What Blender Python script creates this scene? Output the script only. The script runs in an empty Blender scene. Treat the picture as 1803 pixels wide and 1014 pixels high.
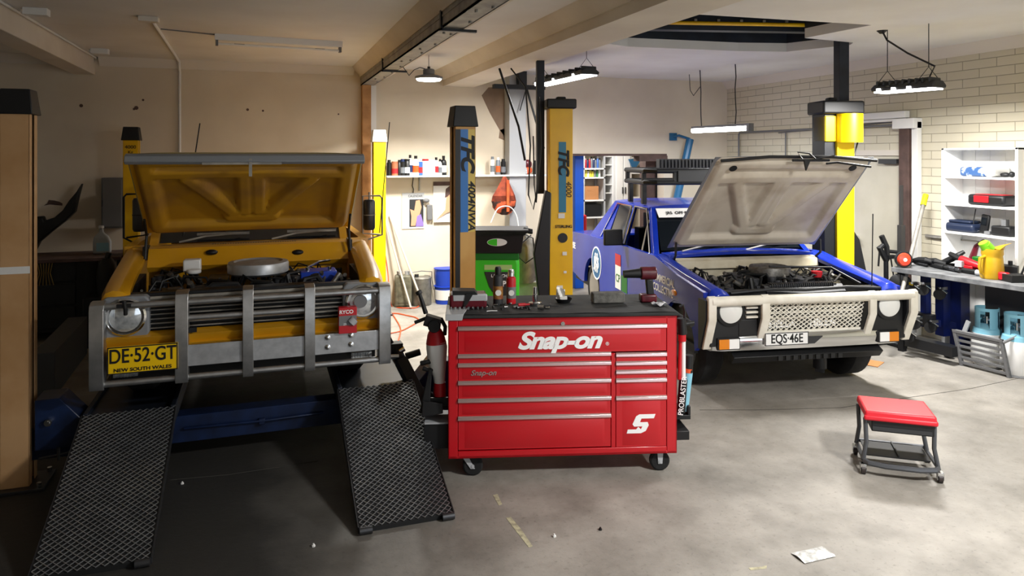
import bpy, bmesh, math, random
from mathutils import Vector, Matrix
random.seed(7)
C = bpy.context.scene.collection
SC = bpy.context.scene
# ------------------------------------------------------------------ camera, world, exposure
FPX = 1265.0; CX = 901.5; HY = 274.0; CAMH = 2.1; TH = math.radians(19.2)
SN, CS = math.sin(TH), math.cos(TH)
cam = bpy.data.cameras.new('camera'); camo = bpy.data.objects.new('camera', cam); C.objects.link(camo)
camo.location = (0, 0, CAMH); camo.rotation_euler = (math.pi/2, 0, -TH)
cam.sensor_width = 36; cam.lens = 36*FPX/1803; cam.shift_y = -(507-HY)/1803; cam.clip_start = .05
SC.camera = camo
w = bpy.data.worlds.new('world'); SC.world = w; w.use_nodes = True
w.node_tree.nodes['Background'].inputs[0].default_value = (.75, .85, 1, 1)
w.node_tree.nodes['Background'].inputs[1].default_value = .05
SC.view_settings.view_transform = 'Standard'; SC.view_settings.look = 'None'
SC.view_settings.gamma = 1; SC.view_settings.exposure = 0.55
SC.cycles.max_bounces = 7; SC.cycles.diffuse_bounces = 4; SC.cycles.glossy_bounces = 3
SC.cycles.sample_clamp_indirect = 4
try:
    SC.cycles.use_denoising = True
except Exception: pass
P_UFO, P_BAY, P_TUBE, P_STORE, P_FRONT, P_FILL = 92, 105, 36, 36, 205, 58

# ------------------------------------------------------------------ geometry helpers
def ray(px, py):
    r = (px-CX)/FPX
    return Vector((SN + r*CS, CS - r*SN, (HY-py)/FPX))       # per unit of depth
class Frame:                                                  # a thing's own axes on the floor plan
    def __init__(s, x, y, yaw=0, z=0): s.o = Vector((x, y, z)); s.a = yaw; s.c = math.cos(yaw); s.s = math.sin(yaw)
    def loc(s, p):
        d = Vector(p)-s.o; return Vector((d.x*s.c+d.y*s.s, -d.x*s.s+d.y*s.c, d.z))
    def at(s, px, py, ax, val):
        o = s.loc((0, 0, CAMH)); e = s.loc(ray(px, py)+s.o)
        t = (val-o[ax])/e[ax]; return o+e*t
    def y(s, px, py, v=0): return s.at(px, py, 1, v)
    def x(s, px, py, v=0): return s.at(px, py, 0, v)
    def z(s, px, py, v=0): return s.at(px, py, 2, v)
W = Frame(0, 0)
def Z(px, py, depth): return Vector((0, 0, CAMH))+ray(px, py)*depth
def col(h):
    h = h.lstrip('#'); c = [int(h[i:i+2], 16)/255 for i in (0, 2, 4)]
    return tuple([(v/12.92 if v <= .04045 else ((v+.055)/1.055)**2.4) for v in c]+[1])
MATS = {}
def mat(name, c1, rough=.5, metal=0, c2=None, scale=8, bump=0, coat=0, detail=4, bscale=None, emit=0, trans=0, lo=.35, hi=.65, alpha=1, spec=.5, ior=1.45):
    m = bpy.data.materials.new(name); m.use_nodes = True; N = m.node_tree.nodes; L = m.node_tree.links
    b = N['Principled BSDF']; c1 = col(c1) if isinstance(c1, str) else c1
    b.inputs['Roughness'].default_value = rough; b.inputs['Metallic'].default_value = metal
    b.inputs['Base Color'].default_value = c1; b.inputs['Coat Weight'].default_value = coat
    b.inputs['Specular IOR Level'].default_value = spec; b.inputs['IOR'].default_value = ior
    b.inputs['Coat Roughness'].default_value = .06
    b.inputs['Transmission Weight'].default_value = trans; b.inputs['Alpha'].default_value = alpha
    tc = N.new('ShaderNodeTexCoord')
    if c2 is not None or bump:
        n = N.new('ShaderNodeTexNoise'); n.inputs['Scale'].default_value = scale; n.inputs['Detail'].default_value = detail
        L.new(tc.outputs['Object'], n.inputs['Vector'])
        if c2 is not None:
            r = N.new('ShaderNodeValToRGB'); r.color_ramp.elements[0].position = lo; r.color_ramp.elements[1].position = hi
            r.color_ramp.elements[0].color = c1; r.color_ramp.elements[1].color = col(c2) if isinstance(c2, str) else c2
            L.new(n.outputs['Fac'], r.inputs[0]); L.new(r.outputs[0], b.inputs['Base Color'])
        if bump:
            n2 = N.new('ShaderNodeTexNoise'); n2.inputs['Scale'].default_value = bscale or scale*6; n2.inputs['Detail'].default_value = 5
            L.new(tc.outputs['Object'], n2.inputs['Vector'])
            bp = N.new('ShaderNodeBump'); bp.inputs['Strength'].default_value = bump; bp.inputs['Distance'].default_value = .01
            L.new(n2.outputs['Fac'], bp.inputs['Height']); L.new(bp.outputs[0], b.inputs['Normal'])
    if emit:
        b.inputs['Emission Color'].default_value = c1; b.inputs['Emission Strength'].default_value = emit
    MATS[name] = m; return m

class MB:
    def __init__(s): s.v = []; s.f = []; s.m = []; s.cm = 0; s.T = None
    def mat(s, i): s.cm = i; return s
    def _add(s, vs, fs):
        b = len(s.v); s.v += [tuple(s.T @ Vector(v)) if s.T is not None else tuple(v) for v in vs]
        s.f += [tuple(b+i for i in f) for f in fs]; s.m += [s.cm]*len(fs); return s
    def box(s, x0, x1, y0, y1, z0, z1):
        vs = [(x, y, z) for z in (z0, z1) for y in (y0, y1) for x in (x0, x1)]
        return s._add(vs, [(0, 2, 3, 1), (4, 5, 7, 6), (0, 1, 5, 4), (2, 6, 7, 3), (0, 4, 6, 2), (1, 3, 7, 5)])
    def cbox(s, c, d, R=None):
        R = R or Matrix.Identity(3); c = Vector(c)
        vs = [c+R @ Vector((x*d[0]/2, y*d[1]/2, z*d[2]/2)) for z in (-1, 1) for y in (-1, 1) for x in (-1, 1)]
        return s._add(vs, [(0, 2, 3, 1), (4, 5, 7, 6), (0, 1, 5, 4), (2, 6, 7, 3), (0, 4, 6, 2), (1, 3, 7, 5)])
    def hexa(s, b, t):                                         # 4 bottom points ccw, 4 top points
        return s._add(list(b)+list(t), [(3, 2, 1, 0), (4, 5, 6, 7), (0, 1, 5, 4), (1, 2, 6, 5), (2, 3, 7, 6), (3, 0, 4, 7)])
    def loft(s, rings, cap=True, closed=True):
        n = len(rings[0]); vs = [p for r in rings for p in r]; fs = []
        for i in range(len(rings)-1):
            for j in range(n if closed else n-1):
                k = (j+1) % n; fs.append((i*n+j, i*n+k, (i+1)*n+k, (i+1)*n+j))
        if cap: fs.append(tuple(range(n-1, -1, -1))); fs.append(tuple((len(rings)-1)*n+j for j in range(n)))
        return s._add(vs, fs)
    def cyl(s, p, q, r, r2=None, n=16, cap=True):
        p, q = Vector(p), Vector(q); r2 = r if r2 is None else r2
        d = (q-p).normalized(); u = d.orthogonal().normalized(); w_ = d.cross(u)
        R = lambda c, rr: [c+(u*math.cos(2*math.pi*i/n)+w_*math.sin(2*math.pi*i/n))*rr for i in range(n)]
        return s.loft([R(p, r), R(q, r2)], cap)
    def tube(s, pts, r, n=8, cap=True, flat=None):
        pts = [Vector(p) for p in pts]; rings = []; u = None
        for i, p in enumerate(pts):
            d = (pts[min(i+1, len(pts)-1)]-pts[max(i-1, 0)])
            d = d.normalized() if d.length > 1e-9 else Vector((0, 0, 1))
            u = d.orthogonal().normalized() if u is None else (u-d*u.dot(d)).normalized()
            w_ = d.cross(u); rr = r[i] if isinstance(r, (list, tuple)) else r
            rings.append([p+(u*math.cos(2*math.pi*k/n)+w_*math.sin(2*math.pi*k/n))*rr for k in range(n)])
        return s.loft(rings, cap)
    def lathe(s, prof, c=(0, 0, 0), ax=(0, 0, 1), n=24):
        ax = Vector(ax).normalized(); u = ax.orthogonal().normalized(); w_ = ax.cross(u); c = Vector(c)
        return s.loft([[c+ax*z+(u*math.cos(2*math.pi*i/n)+w_*math.sin(2*math.pi*i/n))*max(r, 1e-4) for i in range(n)] for r, z in prof])
    def prism(s, poly, ax, a0, a1):                            # poly: 2D points in the plane normal to ax
        def P(u, v, a): return {0: (a, u, v), 1: (u, a, v), 2: (u, v, a)}[ax]
        n = len(poly); vs = [P(u, v, a0) for u, v in poly]+[P(u, v, a1) for u, v in poly]
        fs = [tuple(range(n)), tuple(range(2*n-1, n-1, -1))]+[(i, (i+1) % n, n+(i+1) % n, n+i) for i in range(n)]
        return s._add(vs, fs)
    def sheet(s, fn, nu, nv, th=None):                         # fn(u,v)->point; th vector gives thickness
        top = [fn(i/nu, j/nv) for i in range(nu+1) for j in range(nv+1)]; k = nv+1; fs = []
        for i in range(nu):
            for j in range(nv): fs.append((i*k+j, (i+1)*k+j, (i+1)*k+j+1, i*k+j+1))
        if th is None: return s._add(top, fs)
        t = Vector(th); b = len(top); vs = top+[Vector(p)+t for p in top]
        fs += [tuple(b+q for q in reversed(f)) for f in fs]
        rim = [j for j in range(nv+1)]+[i*k+nv for i in range(1, nu+1)]+[nu*k+j for j in range(nv-1, -1, -1)]+[i*k for i in range(nu-1, 0, -1)]
        for a, c in zip(rim, rim[1:]+rim[:1]): fs.append((a, c, b+c, b+a))
        return s._add(vs, fs)
    def ell(s, c, r, n=16, m=10, R=None):
        c = Vector(c); R = R or Matrix.Identity(3)
        return s.loft([[c+R @ Vector((r[0]*math.sin(a)*math.cos(2*math.pi*i/n), r[1]*math.sin(a)*math.sin(2*math.pi*i/n), r[2]*math.cos(a))) for i in range(n)] for a in [math.pi*(.03+.94*j/m) for j in range(m+1)]])
    def build(s, name, mats, parent=None, bevel=0, seg=2, label=None, ang=35):
        me = bpy.data.meshes.new(name); me.from_pydata(s.v, [], s.f); 
        if not isinstance(mats, (list, tuple)): mats = [mats]
        for m in mats: me.materials.append(MATS[m] if isinstance(m, str) else m)
        me.polygons.foreach_set('material_index', s.m)
        bm = bmesh.new(); bm.from_mesh(me); bmesh.ops.recalc_face_normals(bm, faces=bm.faces)
        for f in bm.faces: f.smooth = True
        lim = math.radians(ang)
        for e in bm.edges:
            e.smooth = not (len(e.link_faces) != 2 or e.calc_face_angle(0) > lim)
        bm.to_mesh(me); bm.free()
        o = bpy.data.objects.new(name, me); C.objects.link(o)
        if parent: o.parent = parent
        if bevel:
            b = o.modifiers.new('bevel', 'BEVEL'); b.width = bevel; b.segments = seg; b.limit_method = 'ANGLE'; b.angle_limit = math.radians(32)
        if label: o['label'] = label
        return o
def split(b, name, mats, parent=None, bevel=0, label=None):      # every loose piece becomes a part of its own
    n = len(b.v); p = list(range(n))
    def find(i):
        while p[i] != i: p[i] = p[p[i]]; i = p[i]
        return i
    for f in b.f:
        for k in f[1:]: p[find(k)] = find(f[0])
    grp = {}
    for f, m in zip(b.f, b.m): grp.setdefault(find(f[0]), []).append((f, m))
    out = []
    for g in grp.values():
        ids = sorted({i for f, _ in g for i in f}); mp = {i: k for k, i in enumerate(ids)}; q = MB(); q.v = [b.v[i] for i in ids]
        q.f = [tuple(mp[i] for i in f) for f, _ in g]; q.m = [m for _, m in g]; out.append(q.build(name, mats, parent, bevel, label=label))
    return out
def tag(o, label, cat, group=None, kind=None):
    o['label'] = label; o['category'] = cat
    if group: o['group'] = group
    if kind: o['kind'] = kind
    return o
def thing(name, label, cat, loc=(0, 0, 0), rz=0, group=None):
    o = bpy.data.objects.new(name, None); C.objects.link(o); o.location = loc; o.rotation_euler = (0, 0, rz); o.empty_display_size = .1
    return tag(o, label, cat, group)
def struct(o, kind='structure'): o['kind'] = kind; return o
def dup(root, loc, rz=None, label=None, group=None):
    r = root.copy(); C.objects.link(r); r.location = loc
    if rz is not None: r.rotation_euler = (0, 0, rz)
    if label: r['label'] = label
    if group: r['group'] = group
    for ch in list(root.children):
        c = ch.copy(); C.objects.link(c); c.parent = r
        for g in list(ch.children):
            d = g.copy(); C.objects.link(d); d.parent = c
    return r
def text(name, body, size, m, parent, loc, rx=math.pi/2, ry=0, rz=0, sx=1, shear=0, ext=.0015, bold=0, align='CENTER', label=None, space=1):
    cu = bpy.data.curves.new(name, 'FONT'); cu.body = body; cu.size = size; cu.extrude = ext; cu.shear = shear; cu.offset = bold
    cu.align_x = align; cu.align_y = 'CENTER'; cu.space_character = space
    t = bpy.data.objects.new(name+'_tmp', cu); C.objects.link(t)
    dg = bpy.context.evaluated_depsgraph_get(); dg.update(); me = bpy.data.meshes.new_from_object(t.evaluated_get(dg))
    bpy.data.objects.remove(t, do_unlink=True)
    o = bpy.data.objects.new(name, me); C.objects.link(o); me.materials.clear(); me.materials.append(MATS[m]); o.parent = parent
    o.location = loc; o.rotation_euler = (rx, ry, rz); o.scale = (sx, 1, 1)
    if label: o['label'] = label
    return o
def arealight(name, parent, loc, sx, sy, power, color=(1, 1, 1), rot=(0, 0, 0), spread=180):
    l = bpy.data.lights.new(name, 'AREA'); l.shape = 'RECTANGLE'; l.size = sx; l.size_y = sy; l.energy = power; l.color = color; l.spread = math.radians(spread)
    o = bpy.data.objects.new(name, l); C.objects.link(o); o.parent = parent; o.location = loc; o.rotation_euler = rot; return o

# ------------------------------------------------------------------ materials
mat('plaster_ceiling', '#dcd9d4', .85, 0, '#e4e2de', 1.5, .04, spec=.2)
mat('plaster_wall', '#cfc3b0', .8, 0, '#dbd0bd', 1.2, .05, spec=.2)
mat('cornice_white', '#d6cfc4', .7)
mat('beam_white', '#cfc6b8', .75, 0, '#dad2c4', 2)
mat('steel_grey', '#85827c', .55, .3, '#a29e95', 9)
mat('timber', '#9a6d40', .6, 0, '#b98a57', 6, .1)
mat('black_paint', '#14161a', .45)
mat('navy_paint', '#0c1730', .38, 0, '#14264a', 7)
mat('navy_dark', '#10151f', .5, 0, '#1a222f', 7)
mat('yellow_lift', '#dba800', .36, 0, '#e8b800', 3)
mat('tan_lit_lift', '#b48a5c', .45, 0, '#c49c70', 4, .03)  # yellow column paint, the near left column's light put into its colour
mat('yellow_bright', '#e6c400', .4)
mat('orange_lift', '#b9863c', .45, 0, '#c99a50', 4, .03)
mat('black_plastic', '#101113', .5)
mat('dark_grey', '#2a2b2d', .55)
mat('mid_grey', '#6d6e70', .5)
mat('light_grey', '#a7a9ac', .5)
mat('white_paint', '#e2e2e0', .45)
mat('white_gloss', '#e8e8e6', .25)
mat('rubber', '#0c0c0d', .8, 0, '#161617', 30, .15)
mat('chrome', '#d4d6d8', .12, 1)
mat('alu', '#a6a7a8', .36, .9, '#b9babb', 14, .04)
mat('alu_flat', '#b3b5b8', .42, .55, '#a0a2a5', 18)
mat('steel_dark', '#4c4d50', .4, .8)
mat('red_paint', '#b80d1b', .3, 0, coat=.4)
mat('red_plastic', '#b31520', .4)
mat('red_vinyl', '#c9202e', .42)
mat('blue_plastic', '#1c3fae', .4)
mat('blue_pipe', '#1c5c86', .4)
mat('blue_post', '#0f56c8', .4)
mat('green_plastic', '#3fc52c', .4)
mat('green_dark', '#0e6a1c', .45)
mat('orange', '#e0622c', .6, 0, '#c4461c', 8)
mat('amber', '#d8801c', .25, coat=.5)
mat('cardboard', '#b07a4c', .8)
mat('glass_dark', '#12161a', .06, 0, coat=.6)
mat('glass', '#dfe8ea', .04, 0, trans=1, ior=1.1)
mat('lens', '#e8ecee', .08, .55, '#b8bec2', 30)
mat('brown_steel', '#5b4640', .7, 0, '#4a3833', 8)
mat('plate_yellow', '#eec200', .4)
mat('ink', '#0c0c0e', .6)
mat('ink_white', '#ececec', .5)
mat('skin_print', '#cf9a78', .7)
mat('lilac', '#8a72c8', .6)
mat('lamp_glow', (1, 1, 1, 1), .5, emit=9)
mat('jerry', '#7d7a68', .55, .2, '#5c5a4c', 12)
mat('drum_grey', '#6c6a64', .5, .4, '#87847c', 12)
mat('foam_block', '#4e4d49', .9, 0, '#6a6964', 20, .3)
mat('engine', '#26272a', .5, .4, '#46474b', 22, .3)
mat('engine_alu', '#7c7a76', .45, .7, '#55534f', 22, .2)
mat('lightblue', '#7fb8cc', .35)
mat('yellow_jug', '#c39a1c', .35, 0, '#b08a18', 6)
mat('hose_orange', '#d8542c', .5)
mat('paper', '#dcdad4', .7)

def floor_mat():
    m = bpy.data.materials.new('concrete_floor'); m.use_nodes = True; N = m.node_tree.nodes; L = m.node_tree.links; b = N['Principled BSDF']
    tc = N.new('ShaderNodeTexCoord')
    def noise(sc, det=6, off=0):
        n = N.new('ShaderNodeTexNoise'); n.inputs['Scale'].default_value = sc; n.inputs['Detail'].default_value = det; n.inputs['Roughness'].default_value = .62
        mp = N.new('ShaderNodeMapping'); mp.inputs['Location'].default_value = (off, off, 0); L.new(tc.outputs['Object'], mp.inputs[0]); L.new(mp.outputs[0], n.inputs['Vector']); return n
    def ramp(n, p0, p1, c0, c1):
        r = N.new('ShaderNodeValToRGB'); e = r.color_ramp.elements; e[0].position = p0; e[1].position = p1; e[0].color = col(c0); e[1].color = col(c1); L.new(n.outputs['Fac'], r.inputs[0]); return r
    def mix(a, bb, fac, mode='MULTIPLY'):
        x = N.new('ShaderNodeMix'); x.data_type = 'RGBA'; x.blend_type = mode; x.inputs[0].default_value = fac
        L.new(a, x.inputs[6]); L.new(bb, x.inputs[7]); return x.outputs[2]
    base = ramp(noise(1.6, 9), .28, .72, '#827e77', '#a09b93')
    st = ramp(noise(2.2, 7, 4), .3, .6, '#8d8a84', '#ffffff')
    sp = ramp(noise(38, 3, 9), .25, .42, '#5c5a56', '#ffffff')
    o1 = mix(base.outputs[0], st.outputs[0], .55); o2 = mix(o1, sp.outputs[0], .35)
    # the left bay's floor is darkened, shade and some dirt put into its colour
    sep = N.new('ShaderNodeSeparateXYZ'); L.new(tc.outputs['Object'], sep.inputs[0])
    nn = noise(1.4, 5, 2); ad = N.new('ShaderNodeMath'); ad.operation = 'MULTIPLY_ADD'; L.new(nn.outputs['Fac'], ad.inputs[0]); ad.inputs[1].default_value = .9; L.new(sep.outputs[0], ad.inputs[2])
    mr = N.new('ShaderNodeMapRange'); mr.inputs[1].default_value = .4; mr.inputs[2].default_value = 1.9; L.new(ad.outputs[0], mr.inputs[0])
    # undarkened concrete again at the back
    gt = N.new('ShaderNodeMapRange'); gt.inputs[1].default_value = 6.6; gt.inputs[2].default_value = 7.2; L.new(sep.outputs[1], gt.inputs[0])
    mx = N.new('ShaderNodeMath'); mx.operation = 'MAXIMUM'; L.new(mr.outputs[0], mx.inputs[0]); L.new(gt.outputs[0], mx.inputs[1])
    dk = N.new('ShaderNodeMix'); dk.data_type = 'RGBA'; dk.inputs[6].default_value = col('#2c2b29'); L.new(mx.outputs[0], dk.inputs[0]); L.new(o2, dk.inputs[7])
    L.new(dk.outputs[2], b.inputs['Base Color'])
    b.inputs['Roughness'].default_value = .62
    bp = N.new('ShaderNodeBump'); bp.inputs['Strength'].default_value = .25; bp.inputs['Distance'].default_value = .01
    L.new(noise(20, 6, 1).outputs['Fac'], bp.inputs['Height']); L.new(bp.outputs[0], b.inputs['Normal'])
    MATS['concrete_floor'] = m
floor_mat()
def brick_mat():
    m = bpy.data.materials.new('painted_brick'); m.use_nodes = True; N = m.node_tree.nodes; L = m.node_tree.links; b = N['Principled BSDF']
    tc = N.new('ShaderNodeTexCoord'); sp = N.new('ShaderNodeSeparateXYZ'); cb = N.new('ShaderNodeCombineXYZ')
    L.new(tc.outputs['Object'], sp.inputs[0]); L.new(sp.outputs[1], cb.inputs[0]); L.new(sp.outputs[2], cb.inputs[1])
    br = N.new('ShaderNodeTexBrick'); L.new(cb.outputs[0], br.inputs[0]); br.inputs['Scale'].default_value = 1
    br.inputs['Brick Width'].default_value = .39; br.inputs['Row Height'].default_value = .098; br.inputs['Mortar Size'].default_value = .005; br.inputs['Mortar Smooth'].default_value = .4
    br.inputs['Color1'].default_value = col('#cfc8b3'); br.inputs['Color2'].default_value = col('#c8c1ac'); br.inputs['Mortar'].default_value = col('#9c9582')
    L.new(br.outputs['Color'], b.inputs['Base Color']); b.inputs['Roughness'].default_value = .6
    bp = N.new('ShaderNodeBump'); bp.invert = True; bp.inputs['Strength'].default_value = .5; bp.inputs['Distance'].default_value = .01
    L.new(br.outputs['Fac'], bp.inputs['Height']); L.new(bp.outputs[0], b.inputs['Normal']); MATS['painted_brick'] = m
brick_mat()
# ------------------------------------------------------------------ room shell
CE = 3.32; YB = 10.1; XR = 7.3; XL = -5.2
OPX0, OPX1, OPZ = 4.45, 6.1, 2.11
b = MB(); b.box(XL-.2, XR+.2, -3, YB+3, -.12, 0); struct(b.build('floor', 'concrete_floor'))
# hatch in the ceiling for the hoist's cross beam
Hc = [W.z(*p, CE) for p in ((1045, 68), (1220, 25), (1535, 44), (1500, 77))]
yaw2 = math.radians(-9.3); HF = Frame(3.2, 8.0, yaw2)
hl = [HF.loc(p) for p in Hc]
hx0 = min(p.x for p in hl); hx1 = max(p.x for p in hl); hy0 = min(p.y for p in hl); hy1 = max(p.y for p in hl)
hq = [W.z(*p, CE).to_2d() for p in ((1040, 70), (1220, 25), (1535, 44), (1417, 67), (1502, 75), (1497, 79), (1385, 91), (1300, 90), (1105, 82), (1060, 76))]
def ceiling():
    bm = bmesh.new(); me = bpy.data.meshes.new('ceiling')
    inner = []
    for z in (CE, CE+.1):
        o = [bm.verts.new(p) for p in ((XL-.2, -3, z), (XR+.2, -3, z), (XR+.2, YB+.0, z), (XL-.2, YB+.0, z))]
        i = [bm.verts.new((p.x, p.y, z)) for p in hq]; inner.append(i)
        es = [bm.edges.new((l[k], l[(k+1) % len(l)])) for l in (o, i) for k in range(len(l))]
        bmesh.ops.triangle_fill(bm, use_beauty=True, use_dissolve=False, edges=es)
    n = len(hq)
    for k in range(n): bm.faces.new((inner[0][k], inner[0][(k+1) % n], inner[1][(k+1) % n], inner[1][k]))
    bmesh.ops.recalc_face_normals(bm, faces=bm.faces); bm.to_mesh(me); bm.free(); me.materials.append(MATS['plaster_ceiling'])
    o = bpy.data.objects.new('ceiling', me); C.objects.link(o); struct(o)
ceiling()
b = MB()                                                       # dark roof void over the hatch
for k in range(len(hq)):
    p, q = hq[k], hq[(k+1) % len(hq)]; n = Vector(((q-p).y, -(q-p).x)).normalized()*.03
    b.hexa([(p.x, p.y, CE+.1), (q.x, q.y, CE+.1), (q.x+n.x, q.y+n.y, CE+.1), (p.x+n.x, p.y+n.y, CE+.1)], [(p.x, p.y, CE+.75), (q.x, q.y, CE+.75), (q.x+n.x, q.y+n.y, CE+.75), (p.x+n.x, p.y+n.y, CE+.75)])
b.prism([(p.x, p.y) for p in hq], 2, CE+.75, CE+.8)
struct(b.build('ceiling_void', 'navy_dark'))
b = MB(); b.box(XL, OPX0, YB, YB+.2, 0, CE); b.box(OPX1, XR+.2, YB, YB+.2, 0, CE); b.box(OPX0, OPX1, YB, YB+.2, OPZ, CE)
struct(b.build('wall_back', 'plaster_wall'))
b = MB(); b.box(XR, XR+.2, -3, 6.62, 0, CE); b.box(XR, XR+.2, 7.6, YB, 0, CE); b.box(XR, XR+.2, 6.62, 7.6, 2.13, CE)
struct(b.build('wall_right', 'painted_brick'))
b = MB(); b.box(XL-.2, XL, -3, YB+.2, 0, CE); struct(b.build('wall_left', 'plaster_wall'))
# cornices
def cornice_x(x0, x1, y, n):
    b = MB(); b.prism([(y, CE), (y-.1, CE), (y-.09, CE-.02), (y-.03, CE-.08), (y-.02, CE-.11), (y, CE-.11)], 0, x0, x1); struct(b.build(n, 'cornice_white'))
cornice_x(-1.9, 1.2, YB, 'trim_1'); cornice_x(XL, -2.2, YB, 'trim_2')
b = MB(); b.prism([(XR, CE), (XR-.1, CE), (XR-.09, CE-.02), (XR-.03, CE-.08), (XR-.02, CE-.12), (XR, CE-.12)], 1, -3, YB); struct(b.build('trim_3', 'cornice_white'))
# beam C left, box beam
b = MB(); b.box(-2.19, -1.95, -3, YB, 3.10, CE); struct(b.build('trim_4', 'beam_white', bevel=.006))
b = MB(); b.cyl((-1.93, -3, CE-.015), (-1.93, YB, CE-.015), .012, n=8); struct(b.build('trim_5', 'white_paint'))
# beam A: plaster boxing with cornice over a bolted grey steel channel
b = MB(); b.box(1.30, 1.62, -3, YB, 3.16, CE)
b.prism([(1.30, CE), (1.17, CE), (1.18, CE-.02), (1.27, CE-.1), (1.28, CE-.13), (1.30, CE-.13)], 1, -3, YB)
struct(b.build('trim_6', 'beam_white'))
b = MB(); b.box(1.29, 1.46, -3, YB-.02, 3.07, 3.085); b.box(1.29, 1.30, -3, YB-.02, 3.07, 3.19); b.box(1.285, 1.295, -3, YB-.02, 3.15, 3.165); b.box(1.45, 1.46, -3, YB-.02, 3.07, 3.16)
for k in range(16): b.cyl((1.42, 9.4-k*.55, 3.055), (1.42, 9.4-k*.55, 3.07), .011, n=8)
for k in range(10): b.cyl((1.35, 9.1-k*.9, 3.055), (1.35, 9.1-k*.9, 3.07), .011, n=8)
struct(b.build('trim_7', 'steel_grey'))
for k, yy in enumerate((8.1, 5.3)):
    b = MB(); b.box(1.275, 1.29, yy, yy+.04, 3.05, 3.2); b.box(1.275, 1.56, yy, yy+.04, 3.045, 3.065)
    tag(b.build('beam_strap', 'black_paint'), ['black angle strap under the grey steel beam, near the back wall', 'black angle strap under the grey steel beam, nearer the foreground'][k], 'bracket')
# beam B
b = MB(); b.box(2.47, 2.93, -3, YB, 3.10, CE)
b.prism([(2.47, CE), (2.34, CE), (2.35, CE-.02), (2.44, CE-.1), (2.45, CE-.13), (2.47, CE-.13)], 1, -3, YB); struct(b.build('trim_8', 'beam_white'))
b = MB()                                                       # broken plaster edge along beam B with exposed brown lath
for k in range(26):
    y0 = 7.1+k*.115; b.box(2.93, 3.03+random.uniform(-.03, .03), y0, y0+.075, CE-.035-random.random()*.03, CE-.002)
b.box(2.93, 3.08, 6.5, YB, CE-.03, CE-.001); struct(b.build('trim_9', 'brown_steel'))
# posts at the back wall
b = MB(); b.box(1.30, 1.42, YB-.14, YB-.005, 0, 3.07); struct(b.build('trim_10', 'timber', bevel=.004))
b = MB(); b.box(1.43, 1.50, YB-.07, YB-.005, 0, 3.07); struct(b.build('trim_11', 'white_paint'))
b = MB(); b.box(3.40, 3.66, YB-.22, YB-.005, 0, CE); struct(b.build('trim_12', 'light_grey', bevel=.006))
b = MB(); b.box(3.12, 3.9, YB-.38, YB-.28, 3.06, 3.12); b.box(3.5, 3.62, YB-.36, YB-.24, 3.1, CE); b.cyl((3.62, YB-.34, 3.08), (3.85, YB-.45, 2.2), .016); b.cyl((3.62, YB-.34, 3.08), (3.52, YB-.34, 2.75), .008)
tag(b.build('wall_bracket', 'black_paint'), 'black steel bracket with a hanging rod at the head of the grey pilaster', 'bracket')
# peeled paint patches on the back wall
pts = [(848, 168), (860, 154), (888, 152), (888, 244), (880, 240), (880, 250), (886, 262), (878, 260), (877, 243), (884, 236), (862, 205), (850, 182)]
b = MB(); b.prism([(W.y(x, y, YB).x, W.y(x, y, YB).z) for x, y in ((848, 168), (860, 154), (888, 152), (888, 240), (879, 228), (862, 198))], 1, YB-.003, YB)
b.prism([(W.y(x, y, YB).x, W.y(x, y, YB).z) for x, y in ((880, 229), (888, 226), (888, 247), (878, 243))], 1, YB-.003, YB)
struct(b.build('wall_patch', mat('bare_render', '#86715f', .9, 0, '#7a6656', 5)))
b = MB()
for x, y, r in ((143, 186, 3), (240, 190, 3.5), (436, 193, 2.5), (463, 195, 2), (596, 201, 1.6), (90, 357, 14), (252, 176, 2), (236, 192, 2)):
    c = W.y(x, y, YB); s_ = r*9/1265; b.cyl((c.x, YB-.004, c.z), (c.x, YB, c.z), s_, n=9) if r < 10 else b.prism([(W.y(x_, y_, YB).x, W.y(x_, y_, YB).z) for x_, y_ in ((77, 362), (83, 358), (86, 352), (96, 353), (104, 355), (110, 358), (110, 362), (98, 361), (88, 360))], 1, YB-.004, YB)
struct(b.build('wall_hole', 'brown_steel'))
# storeroom beyond the opening
b = MB(); b.box(OPX0-1.2, OPX1+.6, YB+2.2, YB+2.3, 0, 2.6); struct(b.build('wall_storeroom_back', 'plaster_wall'))
b = MB(); b.box(OPX0-1.2, OPX1+.6, YB+.2, YB+2.3, 2.6, 2.7); struct(b.build('ceiling_storeroom', 'plaster_ceiling'))
b = MB(); b.box(OPX0-1.3, OPX0-1.2, YB+.2, YB+2.3, 0, 2.7); struct(b.build('wall_storeroom_left', 'plaster_wall'))
b = MB(); b.box(OPX1+.6, OPX1+.7, YB+.2, YB+2.3, 0, 2.7); struct(b.build('wall_storeroom_right', 'plaster_wall'))
b = MB(); b.box(OPX0-.02, OPX1+.05, YB-.012, YB+.2, OPZ-.015, OPZ+.02); b.box(OPX1-.45, OPX1+.06, YB-.015, YB+.18, OPZ-.1, OPZ-.01); struct(b.build('trim_13', 'brown_steel'))
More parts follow.
